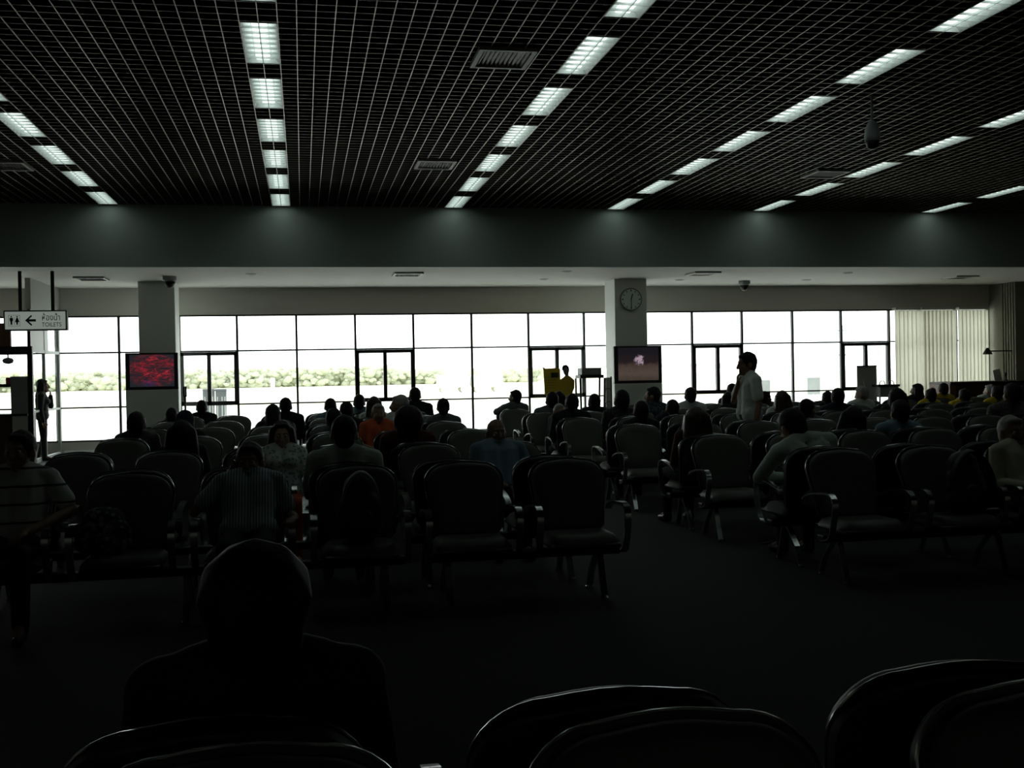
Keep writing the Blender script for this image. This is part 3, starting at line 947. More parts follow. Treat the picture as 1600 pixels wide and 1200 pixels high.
#@@SEATS@@
# ------------------------------------------------------------------ linked seats
def outline(w0, w1, h, r, n=8):
    """back outline: slightly wider at the shoulders, round top corners"""
    pts = [(-w0/2+.04, 0), (w0/2-.04, 0), (w0/2, .04)]
    for i in range(n+1):
        a_ = i/n*math.pi/2
        pts.append((w1/2 - r + r*math.cos(a_), h - r*.9 + r*.9*math.sin(a_)))
    m_ = 5
    for i in range(1, m_):
        t_ = i/m_
        pts.append((w1/2-r - t_*(w1-2*r), h + .012*math.sin(math.pi*t_)))
    for i in range(n+1):
        a_ = math.pi/2 + i/n*math.pi/2
        pts.append((-w1/2 + r + r*math.cos(a_), h - r*.9 + r*.9*math.sin(a_)))
    pts.append((-w0/2, .04))
    return pts
def cushion(mb, pts, rings, M_, mi=0):
    """rings of a flat outline, each (scale, depth)"""
    cx = 0; cz = sum(p_[1] for p_ in pts)/len(pts)
    vs = []
    for s_, d_ in rings:
        for x_, z_ in pts: vs.append(M_ @ Vector((cx+(x_-cx)*s_, d_, cz+(z_-cz)*s_)))
    n = len(pts); fs = []
    for k in range(len(rings)-1):
        for i in range(n):
            j = (i+1) % n
            fs.append((k*n+i, k*n+j, (k+1)*n+j, (k+1)*n+i))
    fs += [tuple(range(n-1, -1, -1)), tuple(range((len(rings)-1)*n, len(rings)*n))]
    mb.add(vs, fs, mi)

BH = .52                       # length of the back, leaning over .16 m
TILT = math.atan2(.16, .50)
# local frame of a seat: faces -Y; the top of its back stands over y = 0
MB_back = Matrix.Translation((0, -.16, .43)) @ Matrix.Rotation(-TILT, 4, 'X')
def seat_meshes():
    o_ = {}
    pts = outline(.47, .55, BH, .15)
    b_ = MB(); cushion(b_, pts, [(.90, .03), (1.0, .02), (1.012, -.002), (1.0, -.014)], MB_back)
    # seat pan under the cushion and the arm that carries it on the beam
    b_.rbox(-.24, .24, -.60, -.14, .375, .405, .012)
    b_.box(-.03, .03, -.36, -.14, .33, .39)
    b_.box(-.03, .03, -.17, -.11, .36, .55)
    o_['chair'] = b_.mesh('chair', M['shell'], True)
    p_ = MB(); cushion(p_, outline(.455, .53, BH-.015, .145), [(.99, -.014), (1.0, -.03), (.975, -.052), (.92, -.064), (.7, -.072), (.35, -.068), (.05, -.066)], MB_back)
    o_['backrest_pad'] = p_.mesh('backrest_pad', M['pad'], True)
    r_ = MB()
    rp = [MB_back @ Vector((x_*1.008, -.012, z_*1.004)) for x_, z_ in pts]
    r_.sweep(rp, [(.0045*math.cos(q*math.pi/3), .0045*math.sin(q*math.pi/3)) for q in range(6)], True, side=Vector((0, 1, .1)))
    o_['edge_trim'] = r_.mesh('edge_trim', M['chrome'], True)
    # seat cushion: rounded front, dished top
    c_ = MB()
    nx, ny = 13, 12
    vs = []; fs = []
    for s_ in (1, 0):
        for j in range(ny):
            v_ = j/(ny-1)
            for i in range(nx):
                u_ = -1 + 2*i/(nx-1)
                fr = max(0, (v_-.72)/.28)
                wx = .255*(1 - .16*fr**2.2)
                yy = -.13 - .47*v_ + .035*abs(u_)**3*fr
                e_ = (1-abs(u_)**6)*(1-v_**9)*(1-(1-v_)**12)
                zt = .405 + .055*max(e_, .0)**.5 + .014*(abs(u_)**2)*e_ + .012*math.exp(-((v_-.85)/.12)**2)*e_
                vs.append((u_*wx, yy, zt if s_ else .403))
    n_ = nx*ny
    for j in range(ny-1):
        for i in range(nx-1):
            a_ = j*nx+i
            fs.append((a_, a_+1, a_+nx+1, a_+nx)[::-1]); fs.append((n_+a_, n_+a_+1, n_+a_+nx+1, n_+a_+nx))
    bd = [i for i in range(nx)] + [j*nx+nx-1 for j in range(1, ny)] + [(ny-1)*nx+i for i in range(nx-2, -1, -1)] + [j*nx for j in range(ny-2, 0, -1)]
    for k in range(len(bd)):
        a_, b2 = bd[k], bd[(k+1) % len(bd)]
        fs.append((a_, b2, n_+b2, n_+a_))
    c_.add(vs, fs)
    o_['seat_cushion'] = c_.mesh('seat_cushion', M['pad'], True)
    # chrome arm loop: flat bar from the back, forward, round and down to the beam
    path = [(-.06, .575), (-.09, .60), (-.16, .622), (-.26, .64), (-.38, .652), (-.45, .655), (-.50, .645), (-.53, .622), (-.545, .585), (-.53, .50), (-.505, .42), (-.47, .345), (-.42, .32), (-.34, .31)]
    for sg_, nm in ((-1, 'al'), (1, 'ar')):
        a_ = MB()
        a_.sweep([(sg_*.302, y_, z_) for y_, z_ in path], [(-.022, -.007), (.022, -.007), (.022, .007), (-.022, .007)], side=Vector((1, 0, 0)))
        o_[nm] = a_.mesh('armrest', M['chrome'], True)
    for k_ in o_:
        me = o_[k_]
        bm_ = bmesh.new(); bm_.from_mesh(me)
        bmesh.ops.recalc_face_normals(bm_, faces=bm_.faces)
        for e_ in bm_.edges:
            if len(e_.link_faces) == 2 and e_.calc_face_angle(0) > .9: e_.smooth = False
        bm_.to_mesh(me); bm_.free()
    return o_
SM = seat_meshes()
PITCH = .741
def leg_mesh():
    l_ = MB()
    pr = [(-.022, -.009), (.022, -.009), (.022, .009), (-.022, .009)]
    l_.sweep([(0, -.30, .33), (0, -.335, .26), (0, -.385, .12), (0, -.43, .02)], pr, side=Vector((1, 0, 0)))
    l_.sweep([(0, -.30, .33), (0, -.22, .27), (0, -.10, .15), (0, -.03, .02)], pr, side=Vector((1, 0, 0)))
    for yy in (-.435, -.025): l_.lathe([(.028, 0), (.028, .015), (.012, .028)], (0, yy, 0), 12)
    return l_.mesh('leg', M['chrome'])
LEGM = leg_mesh()
BPROTO = {}
def bench(n):
    """n seats on one beam, facing -Y, first seat at x = 0"""
    r_ = bpy.data.objects.new('linked_seating', None); COL.objects.link(r_)
    MB().rbox(-.30, PITCH*(n-1)+.30, -.35, -.25, .29, .345, .01).build('beam', M['beam'], r_)
    for x in ([-.16, PITCH*(n-1)+.16] + ([PITCH*1.5] if n > 3 else [])): link('leg', LEGM, r_, (x, 0, 0))
    for i in range(n):
        c_ = link('chair', SM['chair'], r_, (i*PITCH, 0, 0))
        for k_, nm in (('backrest_pad', 'backrest_pad'), ('edge_trim', 'edge_trim'), ('seat_cushion', 'seat_cushion'), ('al', 'armrest'), ('ar', 'armrest')):
            link(nm, SM[k_], c_)
    return r_
ROW = [1.87, 7.6, 9.7, 12.0, 14.15, 16.3, 18.6]       # where the backs that face the camera have their tops
GAP = .27
XA = -1.869
XB = [0, 3.95, 3.83, 3.76, 3.66, 3.62, 3.62]
def seatx(block, i, row=1): return (XA if block == 'L' else XB[row]) + i*PITCH
WORDN = {2: 'two', 3: 'three', 4: 'four'}
ROWN = ['', 'nearest', 'second', 'third', 'fourth', 'fifth', 'farthest']
used = set()
def place(n, x, y, back, label):
    """back: faces the windows; x is its leftmost seat as seen"""
    if n not in used:
        used.add(n); BPROTO[n] = bench(n); o_ = BPROTO[n]
    else: o_ = copy_tree(BPROTO[n])
    if back:
        o_.location = (x + (n-1)*PITCH, y, 0); o_.rotation_euler = (0, 0, math.pi)
    else:
        o_.location = (x, y, 0); o_.rotation_euler = (0, 0, 0)
    tag(o_, label, 'seating', 'linked waiting-hall seats')
    return o_
for row in range(1, 7):
    lay = [('L', 0, 4), ('L', 4, 2)] if row == 1 else [('L', 0, 3), ('L', 3, 3)]
    nr = {1: [4], 2: [4, 2], 3: [4, 4], 4: [4, 4, 2], 5: [4, 4, 4], 6: [4, 4, 4, 2]}[row]
    k = 0
    for n in nr: lay.append(('R', k, n)); k += n
    rname = 'nearest full row' if row == 1 else 'row closest to windows' if row == 6 else ROWN[row] + ' row from camera'
    nR = 0
    for blk, i0, n in lay:
        if blk == 'L':
            pos = 'left block, wall end' if i0 == 0 else 'left block, aisle end'
        else:
            pos = 'right block, ' + (['aisle end', 'second from aisle', 'third from aisle', 'fourth from aisle'][nR])
            nR += 1
        for back in (0, 1):
            lab = '%s dark linked seats facing the %s, %s, %s' % (WORDN[n], 'windows' if back else 'camera', rname, pos)
            place(n, seatx(blk, i0, row) - (.05 if back and blk == 'L' else 0), ROW[row] + (GAP if back else 0), back, lab)
place(3, -.11, ROW[0], 0, 'three dark seats at the very bottom edge, nearer of the two back-to-back benches')
place(3, -.17, ROW[0] + .13, 1, 'three dark seats facing the windows at the bottom edge, carrying the black silhouette')

# ------------------------------------------------------------------ people
TMP = bpy.data.scenes.new('tmp_sculpt')
class Blob(MB):
    def ell(s, c, r, R=None):
        c = Vector(c)
        vs = []
        for v in ICO_V:
            q = Vector((v.x*r[0], v.y*r[1], v.z*r[2]))
            if R is not None: q = R @ q
            vs.append(c+q)
        return s.add(vs, ICO_F)
    def cap(s, p0, r0, p1, r1):
        s.ell(p0, (r0,)*3); s.ell(p1, (r1,)*3)
        if (Vector(p1)-Vector(p0)).length > 1e-4: s.cyl(p0, p1, r0, r1, 12)
        return s
    def chain(s, pts):
        for a_, b_ in zip(pts, pts[1:]): s.cap(a_[0], a_[1], b_[0], b_[1])
        return s
    def grow(s, name, voxel, m_, smooth=4):
        me = bpy.data.meshes.new(name); me.from_pydata(s.v, [], s.f); me.update()
        o_ = bpy.data.objects.new(name, me)
        TMP.collection.objects.link(o_)
        a_ = o_.modifiers.new('r', 'REMESH'); a_.mode = 'VOXEL'; a_.voxel_size = voxel; a_.use_smooth_shade = True
        if smooth:
            b_ = o_.modifiers.new('s', 'SMOOTH'); b_.factor = .5; b_.iterations = smooth
        vl = TMP.view_layers[0]
        vl.update()
        out = bpy.data.meshes.new_from_object(o_.evaluated_get(vl.depsgraph))
        out.name = name
        bpy.data.objects.remove(o_); bpy.data.meshes.remove(me)
        out.materials.clear(); out.materials.append(m_)
        out.polygons.foreach_set('use_smooth', [True]*len(out.polygons))
        return out

def hand(b, w, d, n, side, curl=.5, k=1.0):
    """palm and five fingers from wrist w, pointing d, palm facing n; side +1 puts the thumb on +d x n"""
    d = Vector(d).normalized(); n = Vector(n); n = (n - d*n.dot(d)).normalized()
    t = d.cross(n)*side
    R = Matrix((t, d, n)).transposed()
    b.ell(Vector(w) + d*.045*k, (.040*k, .052*k, .017*k), R)
    b.cap(Vector(w), .023*k, Vector(w)+d*.03*k, .024*k)
    for i, (off, ln) in enumerate(((.029, .070), (.010, .078), (-.010, .073), (-.028, .058))):
        p0 = Vector(w) + d*.085*k + t*off*k
        c_ = curl + .08*i
        p1 = p0 + (d*math.cos(c_*.6) + n*math.sin(c_*.6))*ln*.5*k
        p2 = p1 + (d*math.cos(c_*1.5) + n*math.sin(c_*1.5))*ln*.5*k
        b.cap(p0, .0095*k, p1, .009*k); b.cap(p1, .009*k, p2, .0078*k)
    q0 = Vector(w) + d*.030*k + t*.032*k
    q1 = q0 + (d*.6 + t*.7 + n*.35).normalized()*.038*k
    q2 = q1 + (d*.85 + t*.2 + n*.4).normalized()*.032*k
    b.cap(q0, .0125*k, q1, .0105*k); b.cap(q1, .0105*k, q2, .009*k)

def person(label, px, py, Y, face_cam=False, hair='short', hairm=None, shirt=None, trousers=None, skin=None,
           sleeve='short', arms=('lap', 'lap'), hy=0, hp=0, roll=0, lean=-12, sex='m', near=False, standing=False,
           group=None, turn=0, xs=None, ztop=None, wide=1.0, hs=1.0, slide=0.0, collar=False, eyes=False, feet=True, tilt=0):
    """seated (or standing) figure; (px, py) is where the top of the head shows, Y how far off it is"""
    hairm = hairm or M['hair']; skin = skin or M['skin']; trousers = trousers or M['dark']
    top = at(px, py, Y)
    zt = ztop or top.z
    ps = .55 if not standing else .93
    full = .77
    rise = zt - ps
    lean_r = math.radians(lean)
    k = rise/full/math.cos(lean_r)
    if not standing:
        if k < .86:                     # slumps: bends further instead of shrinking
            c_ = max(.76, min(1, rise/full/.88)); ang = math.acos(c_)
            lean_r = ang if lean >= 0 else -ang
            k = rise/full/c_
    else:
        k = 1.0 if not ztop else k
        ks = zt/1.71; ps = .93*ks; k = ks
    kk = min(max(k, .84), 1.1)
    f = .94 if sex == 'f' else 1.0
    wide = wide*1.1
    RL = Matrix.Rotation(-lean_r, 3, 'X') @ Matrix.Rotation(math.radians(tilt), 3, 'Y')
    def U(x, y, z): return Vector((0, 0, ps)) + RL @ Vector((x*kk*f*wide, y*kk, z*k))
    fx = kk*f
    kk_w = wide
    sh = .178 if sex == 'm' else .165
    segs = []      # torso: (p, r) pairs
    def tors(b, g):
        b.ell(U(-.075, 0, .02), ((.105+g)*fx*wide, (.115+g)*kk, (.115+g)*kk)); b.ell(U(.075, 0, .02), ((.105+g)*fx*wide, (.115+g)*kk, (.115+g)*kk))
        for x_, z0, r0, z1, r1 in ((.062, .03, .108, .20, .098), (.070, .20, .100, .36, .104), (.075, .36, .100, .43, .078)):
            for s_ in (-1, 1): b.cap(U(s_*x_, .0, z0), (r0+g)*kk, U(s_*x_, -.005, z1), (r1+g)*kk)
        for s_ in (-1, 1):
            b.cap(U(s_*.05, -.01, .455), (.058+g)*kk, U(s_*sh, -.005, .425), (.056+g)*kk)
            b.cap(U(s_*.02, -.01, .49), (.050+g)*kk, U(s_*.11, -.01, .455), (.052+g)*kk)
        if sex == 'f':
            for s_ in (-1, 1): b.ell(U(s_*.075, .085, .31), ((.06+g)*kk,)*3)
    HC = U(0, .0, .655)
    hs = hs*1.2
    hc = Matrix.Rotation(math.radians(-hy), 3, 'Z') @ Matrix.Rotation(math.radians(-hp), 3, 'X') @ Matrix.Rotation(math.radians(roll), 3, 'Y')
    HK = hs*min(max(kk, .92), 1.04)
    HC = HC + Vector((0, .028 - .3*math.sin(max(0, -lean_r))*.12, 0))
    HC.z = zt - .125*HK if hair not in ('afro', 'bun') else zt - .155*HK
    def H(x, y, z): return HC + hc @ Vector((x*HK, y*HK, z*HK))
    def arm(side, pose):
        s_ = side
        S_ = U(s_*sh, -.005, .425)
        if pose == 'lap': E_ = S_ + Vector((s_*.055, .06, -.27))*kk; W_ = Vector((s_*.09, .30, ps+.10))
        elif pose == 'cross': E_ = S_ + Vector((s_*.07, .10, -.25))*kk; W_ = Vector((-s_*.02, .27, ps+.17 + .02*s_))
        elif pose == 'arm': E_ = S_ + Vector((s_*.11, .05, -.26))*kk; W_ = Vector((s_*.30, .27, .68))
        elif pose == 'thigh': E_ = S_ + Vector((s_*.16, .06, -.22))*kk; W_ = Vector((s_*.13, .33, ps+.09))
        elif pose == 'phone': E_ = S_ + Vector((s_*.20, .10, -.20))*kk; W_ = H(s_*.125, .05, -.085)
        elif pose == 'chin': E_ = S_ + Vector((s_*.03, .17, -.22))*kk; W_ = H(s_*.07, .115, -.16)
        elif pose == 'mouth': E_ = S_ + Vector((s_*.02, .12, -.26))*kk; W_ = H(s_*.015, .115, -.185)
        elif pose == 'cheek': E_ = S_ + Vector((s_*.10, .16, -.23))*kk; W_ = H(s_*.10, .07, -.15)
        elif pose == 'sideback': E_ = S_ + Vector((s_*.17, -.02, -.07))*kk; W_ = E_ + Vector((-s_*.10, .22, .03))*kk
        elif pose == 'headup': E_ = S_ + Vector((s_*.10, .20, .02))*kk; W_ = H(s_*.04, .16, .10)
        elif pose == 'down': E_ = S_ + Vector((s_*.05, -.02, -.29))*kk; W_ = E_ + Vector((s_*.01, .06, -.25))*kk
        elif pose == 'knee': E_ = S_ + Vector((s_*.10, .16, -.22))*kk; W_ = Vector((s_*.10, .42, ps+.10))
        return S_, E_, W_
    A = {-1: arm(-1, arms[0]), 1: arm(1, arms[1])}
    if standing:
        legs = {s_: [Vector((s_*.09, 0, ps-.02)), Vector((s_*.10, .02, .50*ks)), Vector((s_*.10 + .03*s_, -.02 + .05*s_, .09)), Vector((s_*.13, .14 + .05*s_, .035))] for s_ in (-1, 1)}
    else:
        legs = {s_: [Vector((s_*.09, 0, ps-.02)), Vector((s_*.12, .42, ps-.03)), Vector((s_*.12, .44, .10)), Vector((s_*.135, .60, .04))] for s_ in (-1, 1)}
    vox = .0075 if near else .0135
    b = Blob()
    tors(b, 0)
    b.chain([(U(0, -.01, .46), .058*kk), (H(0, -.018, -.06), .054*kk)])
    # head: cranium, face, jaw, nose, brow, ears
    b.ell(H(0, -.012, .018), (.077*HK, .094*HK, .100*HK), hc)
    b.ell(H(0, .022, -.035), (.062*HK, .070*HK, .080*HK), hc)
    b.ell(H(0, .048, -.088), (.036*HK, .036*HK, .028*HK), hc)
    b.ell(H(0, .066, .030), (.048*HK, .022*HK, .014*HK), hc)
    b.cap(H(0, .088, .012), .010*HK, H(0, .104, -.026), .0155*HK)
    for s_ in (-1, 1):
        b.ell(H(s_*.079, -.008, -.012), (.011*HK, .022*HK, .033*HK), hc)
        b.ell(H(s_*.036, .066, -.022), (.020*HK, .018*HK, .018*HK), hc)
        b.ell(H(s_*.013, .100, -.030), (.009*HK, .010*HK, .008*HK), hc)
    b.ell(H(0, .084, -.058), (.024*HK, .010*HK, .0065*HK), hc)
    b.ell(H(0, .082, -.070), (.021*HK, .010*HK, .007*HK), hc)
    hk = .98*kk
    for s_ in (-1, 1):
        S_, E_, W_ = A[s_]
        b.chain([(S_, .052*kk), (S_.lerp(E_, .5), .046*kk), (E_, .038*kk), (E_.lerp(W_, .35), .039*kk), (W_, .026*kk)])
        d_ = (W_-E_).normalized()
        pose = arms[0 if s_ < 0 else 1]
        if pose in ('phone', 'cheek'):
            d_ = (H(s_*.075, -.005, .06) - W_); n_ = H(0, 0, 0) - W_; cu = .55
        elif pose in ('chin', 'mouth'):
            d_ = (H(s_*.02, .11, -.05) - W_); n_ = H(0, 0, -.05) - W_; cu = 1.0
        elif pose == 'headup':
            d_ = Vector((-s_*.3, .1, 1)); n_ = Vector((-s_, 0, 0)); cu = .9
        elif pose == 'sideback':
            n_ = Vector((0, 0, -1)); cu = .5
        elif pose == 'down':
            n_ = Vector((-s_, 0, 0)); cu = .6
        else:
            d_ = Vector((-s_*.35, 1, -.12)); n_ = Vector((0, -.1, -1)); cu = .45
        dd = Vector(d_).normalized(); nn = Vector(n_); nn = (nn - dd*nn.dot(dd)).normalized()
        tdir = dd.cross(nn)
        sd = 1 if (tdir.x*(-s_) + (tdir.y*.5 if pose in ('phone', 'cheek', 'down') else 0)) > 0 else -1
        hand(b, W_, dd, nn, sd, cu, hk)
        l_ = legs[s_]
        b.chain([(l_[0], .082*kk), (l_[1], .056*kk), (l_[1].lerp(l_[2], .35), .055*kk), (l_[2], .038*kk)])
        b.chain([(l_[2], .036*kk), (l_[3], .030*kk)])
    me = b.grow('person', vox, skin, 3 if near else 2)
    root = link('person', me)
    # clothing
    c_ = Blob(); tors(c_, .023)
    for s_ in (-1, 1):
        S_, E_, W_ = A[s_]
        if sleeve == 'short':
            m_ = S_.lerp(E_, .68)
            c_.chain([(S_, .072*kk), (S_.lerp(E_, .35), .070*kk), (m_, .070*kk)])
        elif sleeve == 'long':
            c_.chain([(S_, .073*kk), (S_.lerp(E_, .5), .068*kk), (E_, .058*kk), (E_.lerp(W_, .9), .043*kk)])
        else:
            c_.chain([(S_, .060*kk), (S_.lerp(E_, .15), .058*kk)])
    so = link('shirt', c_.grow('shirt', .010 if near else .0145, shirt or M['dark'], 3), root)
    if collar:
        q_ = Blob()
        n_ = 14
        ring = []
        for i in range(n_):
            a_ = 2*math.pi*i/n_
            ring.append((U(.066*math.cos(a_), -.008 + .066*math.sin(a_), .515 - .035*math.sin(a_)), .013))
        q_.chain(ring + [ring[0]])
        link('collar', q_.grow('collar', .007, shirt, 1), so)
    t_ = Blob()
    for s_ in (-1, 1):
        l_ = legs[s_]
        t_.chain([(l_[0], .098*kk), (l_[0].lerp(l_[1], .5), .084*kk), (l_[1], .068*kk), (l_[1].lerp(l_[2], .4), .064*kk), (l_[2], .056*kk)])
        t_.ell(Vector((s_*.05, 0, ps-.0)), (.11*kk, .128*kk, .10*kk))
    link('trousers', t_.grow('trousers', .0145, trousers, 3), root)
    if feet:
        for s_ in (-1, 1):
            l_ = legs[s_]
            f_ = Blob(); a_ = l_[2]; e_ = l_[3]
            f_.cap((a_.x, a_.y-.03, .048), .042, (e_.x, e_.y, .038), .036); f_.cap((a_.x, a_.y-.02, .08), .045, (a_.x, a_.y+.02, .06), .045)
            link('shoe', f_.grow('shoe', .014, M['shoe'], 1), root)
    # hair
    h_ = Blob()
    cov = {'thin': .006, 'bald': 0}.get(hair, .010)
    if hair in ('short', 'thin', 'long', 'bob', 'bun', 'pony', 'cap'):
        h_.ell(H(0, -.024, .028), ((.077+cov)*HK, (.090+cov)*HK, (.094+cov)*HK), hc)
        h_.ell(H(0, -.050, -.022), (.070*HK, .055*HK, .075*HK), hc)
        h_.ell(H(0, .030, .085), (.060*HK, .045*HK, .024*HK), hc)
    if hair == 'bald':
        h_.ell(H(0, -.055, -.020), (.076*HK, .048*HK, .050*HK), hc)
    if hair in ('long', 'bob'):
        ln = -.30 if hair == 'long' else -.17
        for x_ in (-.055, 0, .055):
            h_.chain([(H(x_, -.045, .03), .052*HK), (H(x_*1.35, -.062, -.10), .050*HK), (H(x_*1.6, -.085, ln), .046*HK)])
        for s_ in (-1, 1):
            h_.chain([(H(s_*.066, -.005, .045), .030*HK), (H(s_*.084, .0, -.06), .028*HK), (H(s_*.092, .0, ln*.8), .026*HK)])
    if hair == 'bun':
        h_.ell(H(0, -.075, .095), (.048*HK,)*3)
    if hair == 'pony':
        h_.chain([(H(0, -.10, .05), .035*HK), (H(0, -.145, -.03), .034*HK), (H(0, -.13, -.20), .022*HK)])
    if hair == 'afro':
        h_.ell(H(0, -.035, .030), (.125*HK, .125*HK, .128*HK), hc); h_.ell(H(0, -.05, -.055), (.105*HK, .085*HK, .085*HK), hc)
    if hair == 'scarf':
        h_.ell(H(0, -.020, .018), (.095*HK, .105*HK, .112*HK), hc)
        h_.chain([(H(0, -.04, -.02), .09*HK), (H(0, -.05, -.16), .105*HK), (U(0, 0, .43), .135*kk)])
        for s_ in (-1, 1): h_.cap(H(s_*.03, -.03, -.14), .08*HK, U(s_*.13, -.01, .40), .075*kk)
    link('hair' if hair != 'scarf' else 'headscarf', h_.grow('hair', .0075 if near else .012, hairm, 9 if near else 1), root)
    if eyes:
        for s_ in (-1, 1):
            e_ = MB(); bm_ = bmesh.new(); bmesh.ops.create_uvsphere(bm_, u_segments=12, v_segments=8, radius=.0125*HK)
            e_.bm(bm_, 0, Matrix.Translation(H(s_*.032, .073, .004)))
            eo = e_.build('eye', M['eye'], root, True)
            i_ = MB(); bm_ = bmesh.new(); bmesh.ops.create_uvsphere(bm_, u_segments=10, v_segments=8, radius=.0065*HK)
            i_.bm(bm_, 0, Matrix.Translation(H(s_*.032, .0815, .004)))
            i_.build('iris', M['black'], eo, True)
    # put it in place
    rz = turn + (180 if face_cam else 0)
    a_ = math.radians(rz)
    hx, hyy = HC.x, HC.y
    wx = math.cos(a_)*hx - math.sin(a_)*hyy
    wy = math.sin(a_)*hx + math.cos(a_)*hyy
    root.location = ((xs if xs is not None else top.x - wx), (Y - wy) + slide, 0)
    root.rotation_euler = (0, 0, a_)
    tag(root, label, 'person', group)
    root['_h'] = 0
    del root['_h']
    return root, H, A, U
def hy_(row, back):            # distance of a seated head
    return ROW[row] + (.40 if back else -.12)

white = cloth('white_cotton', (.74, .77, .74)); grey_c = cloth('grey_cotton', (.17, .19, .19)); blue_c = cloth('blue_grey_cotton', (.20, .30, .36))
dark_c = cloth('black_cotton', (.016, .017, .018)); navy = cloth('navy_cotton', (.020, .026, .045)); yel = cloth('yellow_cotton', (.75, .55, .02))
orange = cloth('red_orange_cotton', (.62, .11, .04)); maroon = cloth('maroon_cotton', (.10, .018, .016)); beige = cloth('beige_jacket_cloth', (.52, .51, .40))
brown_c = cloth('rust_brown_cotton', (.10, .035, .015)); sage = cloth('pale_sage_cotton', (.60, .68, .62))
plaid = patterned('plaid_cotton', (.06, .06, .055), (.14, .13, .12), 40); floral = patterned('dark_leaf_print', (.035, .035, .035), (.14, .14, .13), 28)
batik = patterned('blue_batik_print', (.05, .075, .09), (.16, .20, .21), 30); lace = patterned('pale_floral_print', (.62, .66, .62), (.16, .32, .26), 30)
polo = striped('striped_polo', (.72, .76, .72), (.06, .06, .06), 9, 'Z', .13); pin = striped('pinstriped_shirt', (.46, .54, .56), (.10, .14, .17), 55, 'X', .38)
G = 'seated travellers'
def sit(label, px, py, row, back=True, dy=0, **kw): return person(label, px, py, hy_(row, back) + dy, face_cam=not back, group=G, **kw)

# nearest ones, facing the camera
sit('man in a white striped polo shirt facing the camera at the left edge', 42, 672, 1, False, shirt=polo, near=True, collar=True, eyes=True, arms=('thigh', 'lap'), lean=-14, hy=12, trousers=M['dark'], xs=-1.80)
pm = sit('man in pinstriped shirt holding a phone to his ear, facing the camera', 392, 690, 1, False, shirt=pin, near=True, collar=True, eyes=True, arms=('arm', 'phone'), lean=-20, hy=8, trousers=M['dark'], xs=-.36)
pw = sit('long-haired woman in pale patterned top and red skirt facing the camera', 440, 657, 2, False, shirt=lace, near=True, eyes=True, sex='f', hair='long', arms=('cheek', 'lap'), lean=-8, trousers=M['redskirt'], skin=M['skinl'])
sit('bald man in a blue-grey shirt facing the camera, behind two empty seats', 775, 653, 2, False, shirt=blue_c, near=True, hair='bald', hairm=M['grey'], collar=True, eyes=True, hy=-10, sleeve='short', arms=('arm', 'lap'), wide=1.1)
sit('man in a beige jacket facing the camera at the right edge', 1581, 648, 1, False, shirt=beige, near=True, collar=True, eyes=True, sleeve='long', arms=('cross', 'lap'), lean=-16, hair='thin', hairm=M['grey'], trousers=M['khaki'])
sit('grey-haired man in a red-orange shirt facing the camera, far left block', 591, 630, 4, False, shirt=orange, hair='thin', hairm=M['grey'], eyes=True, collar=True, wide=1.1)
sit('white-haired person facing the camera, half hidden behind the dark suit', 874, 630, 5, False, shirt=grey_c, hair='thin', hairm=M['grey'], sex='f')

# seen from behind, nearest rows
sit('man in a pale shirt seen from behind, back to an empty seat', 537, 648, 1, shirt=sage, wide=1.12, near=True, lean=-6, arms=('lap', 'lap'))
sit('man in pale shirt bending forward over his knees, seen from behind', 1241, 639, 1, shirt=sage, wide=1.3, near=True, lean=24, hp=35, hy=-14, hs=1.12, xs=4.06, turn=4, tilt=-10, dy=.33, arms=('knee', 'knee'), sleeve='long', slide=.0)
sit('woman with very long black hair from behind, second row of the left block', 284, 656, 2, sex='f', hair='long', shirt=dark_c, hs=1.12)
sit('person with a big round afro and maroon top, seen from behind', 637, 632, 2, hair='afro', shirt=maroon, sleeve='long')
sit('woman with long brown hair and rust top from behind, by the aisle', 1086, 635, 2, sex='f', hair='long', hairm=M['hairb'], shirt=brown_c, hs=1.15, sleeve='long')
sit('woman with long black hair leaning right, just right of the bending man', 1331, 634, 2, sex='f', hair='long', shirt=dark_c, roll=12, hy=20, hs=1.1, sleeve='long')
sit('dark-haired man in a slate shirt seen from behind, right block', 1405, 624, 2, shirt=blue_c, wide=1.1)

# third row
sit('man in a dark plaid shirt from behind at the left end, under the red screen', 213, 643, 3, shirt=plaid, hs=1.08)
sit('woman in a dark pointed headscarf before the red-screen column', 289, 640, 3, sex='f', hair='scarf', hairm=navy, shirt=dark_c)
sit('man leaning left in front of a taller head, middle of the left block', 522, 637, 3, shirt=grey_c, roll=-8)
sit('dark-haired person in black beside the patterned blue shirt, right block', 1001, 626, 3, shirt=dark_c)
sit('person with short dark hair looking right, far behind the bending man', 1262, 623, 3, shirt=grey_c, hy=60)
sit('dark-haired person before the right casement, broad dark shoulders', 1308, 606, 4, shirt=navy, wide=1.05)
sit('stout man in grey plaid shirt from behind near the counter', 1580, 598, 3, shirt=plaid, wide=1.2)

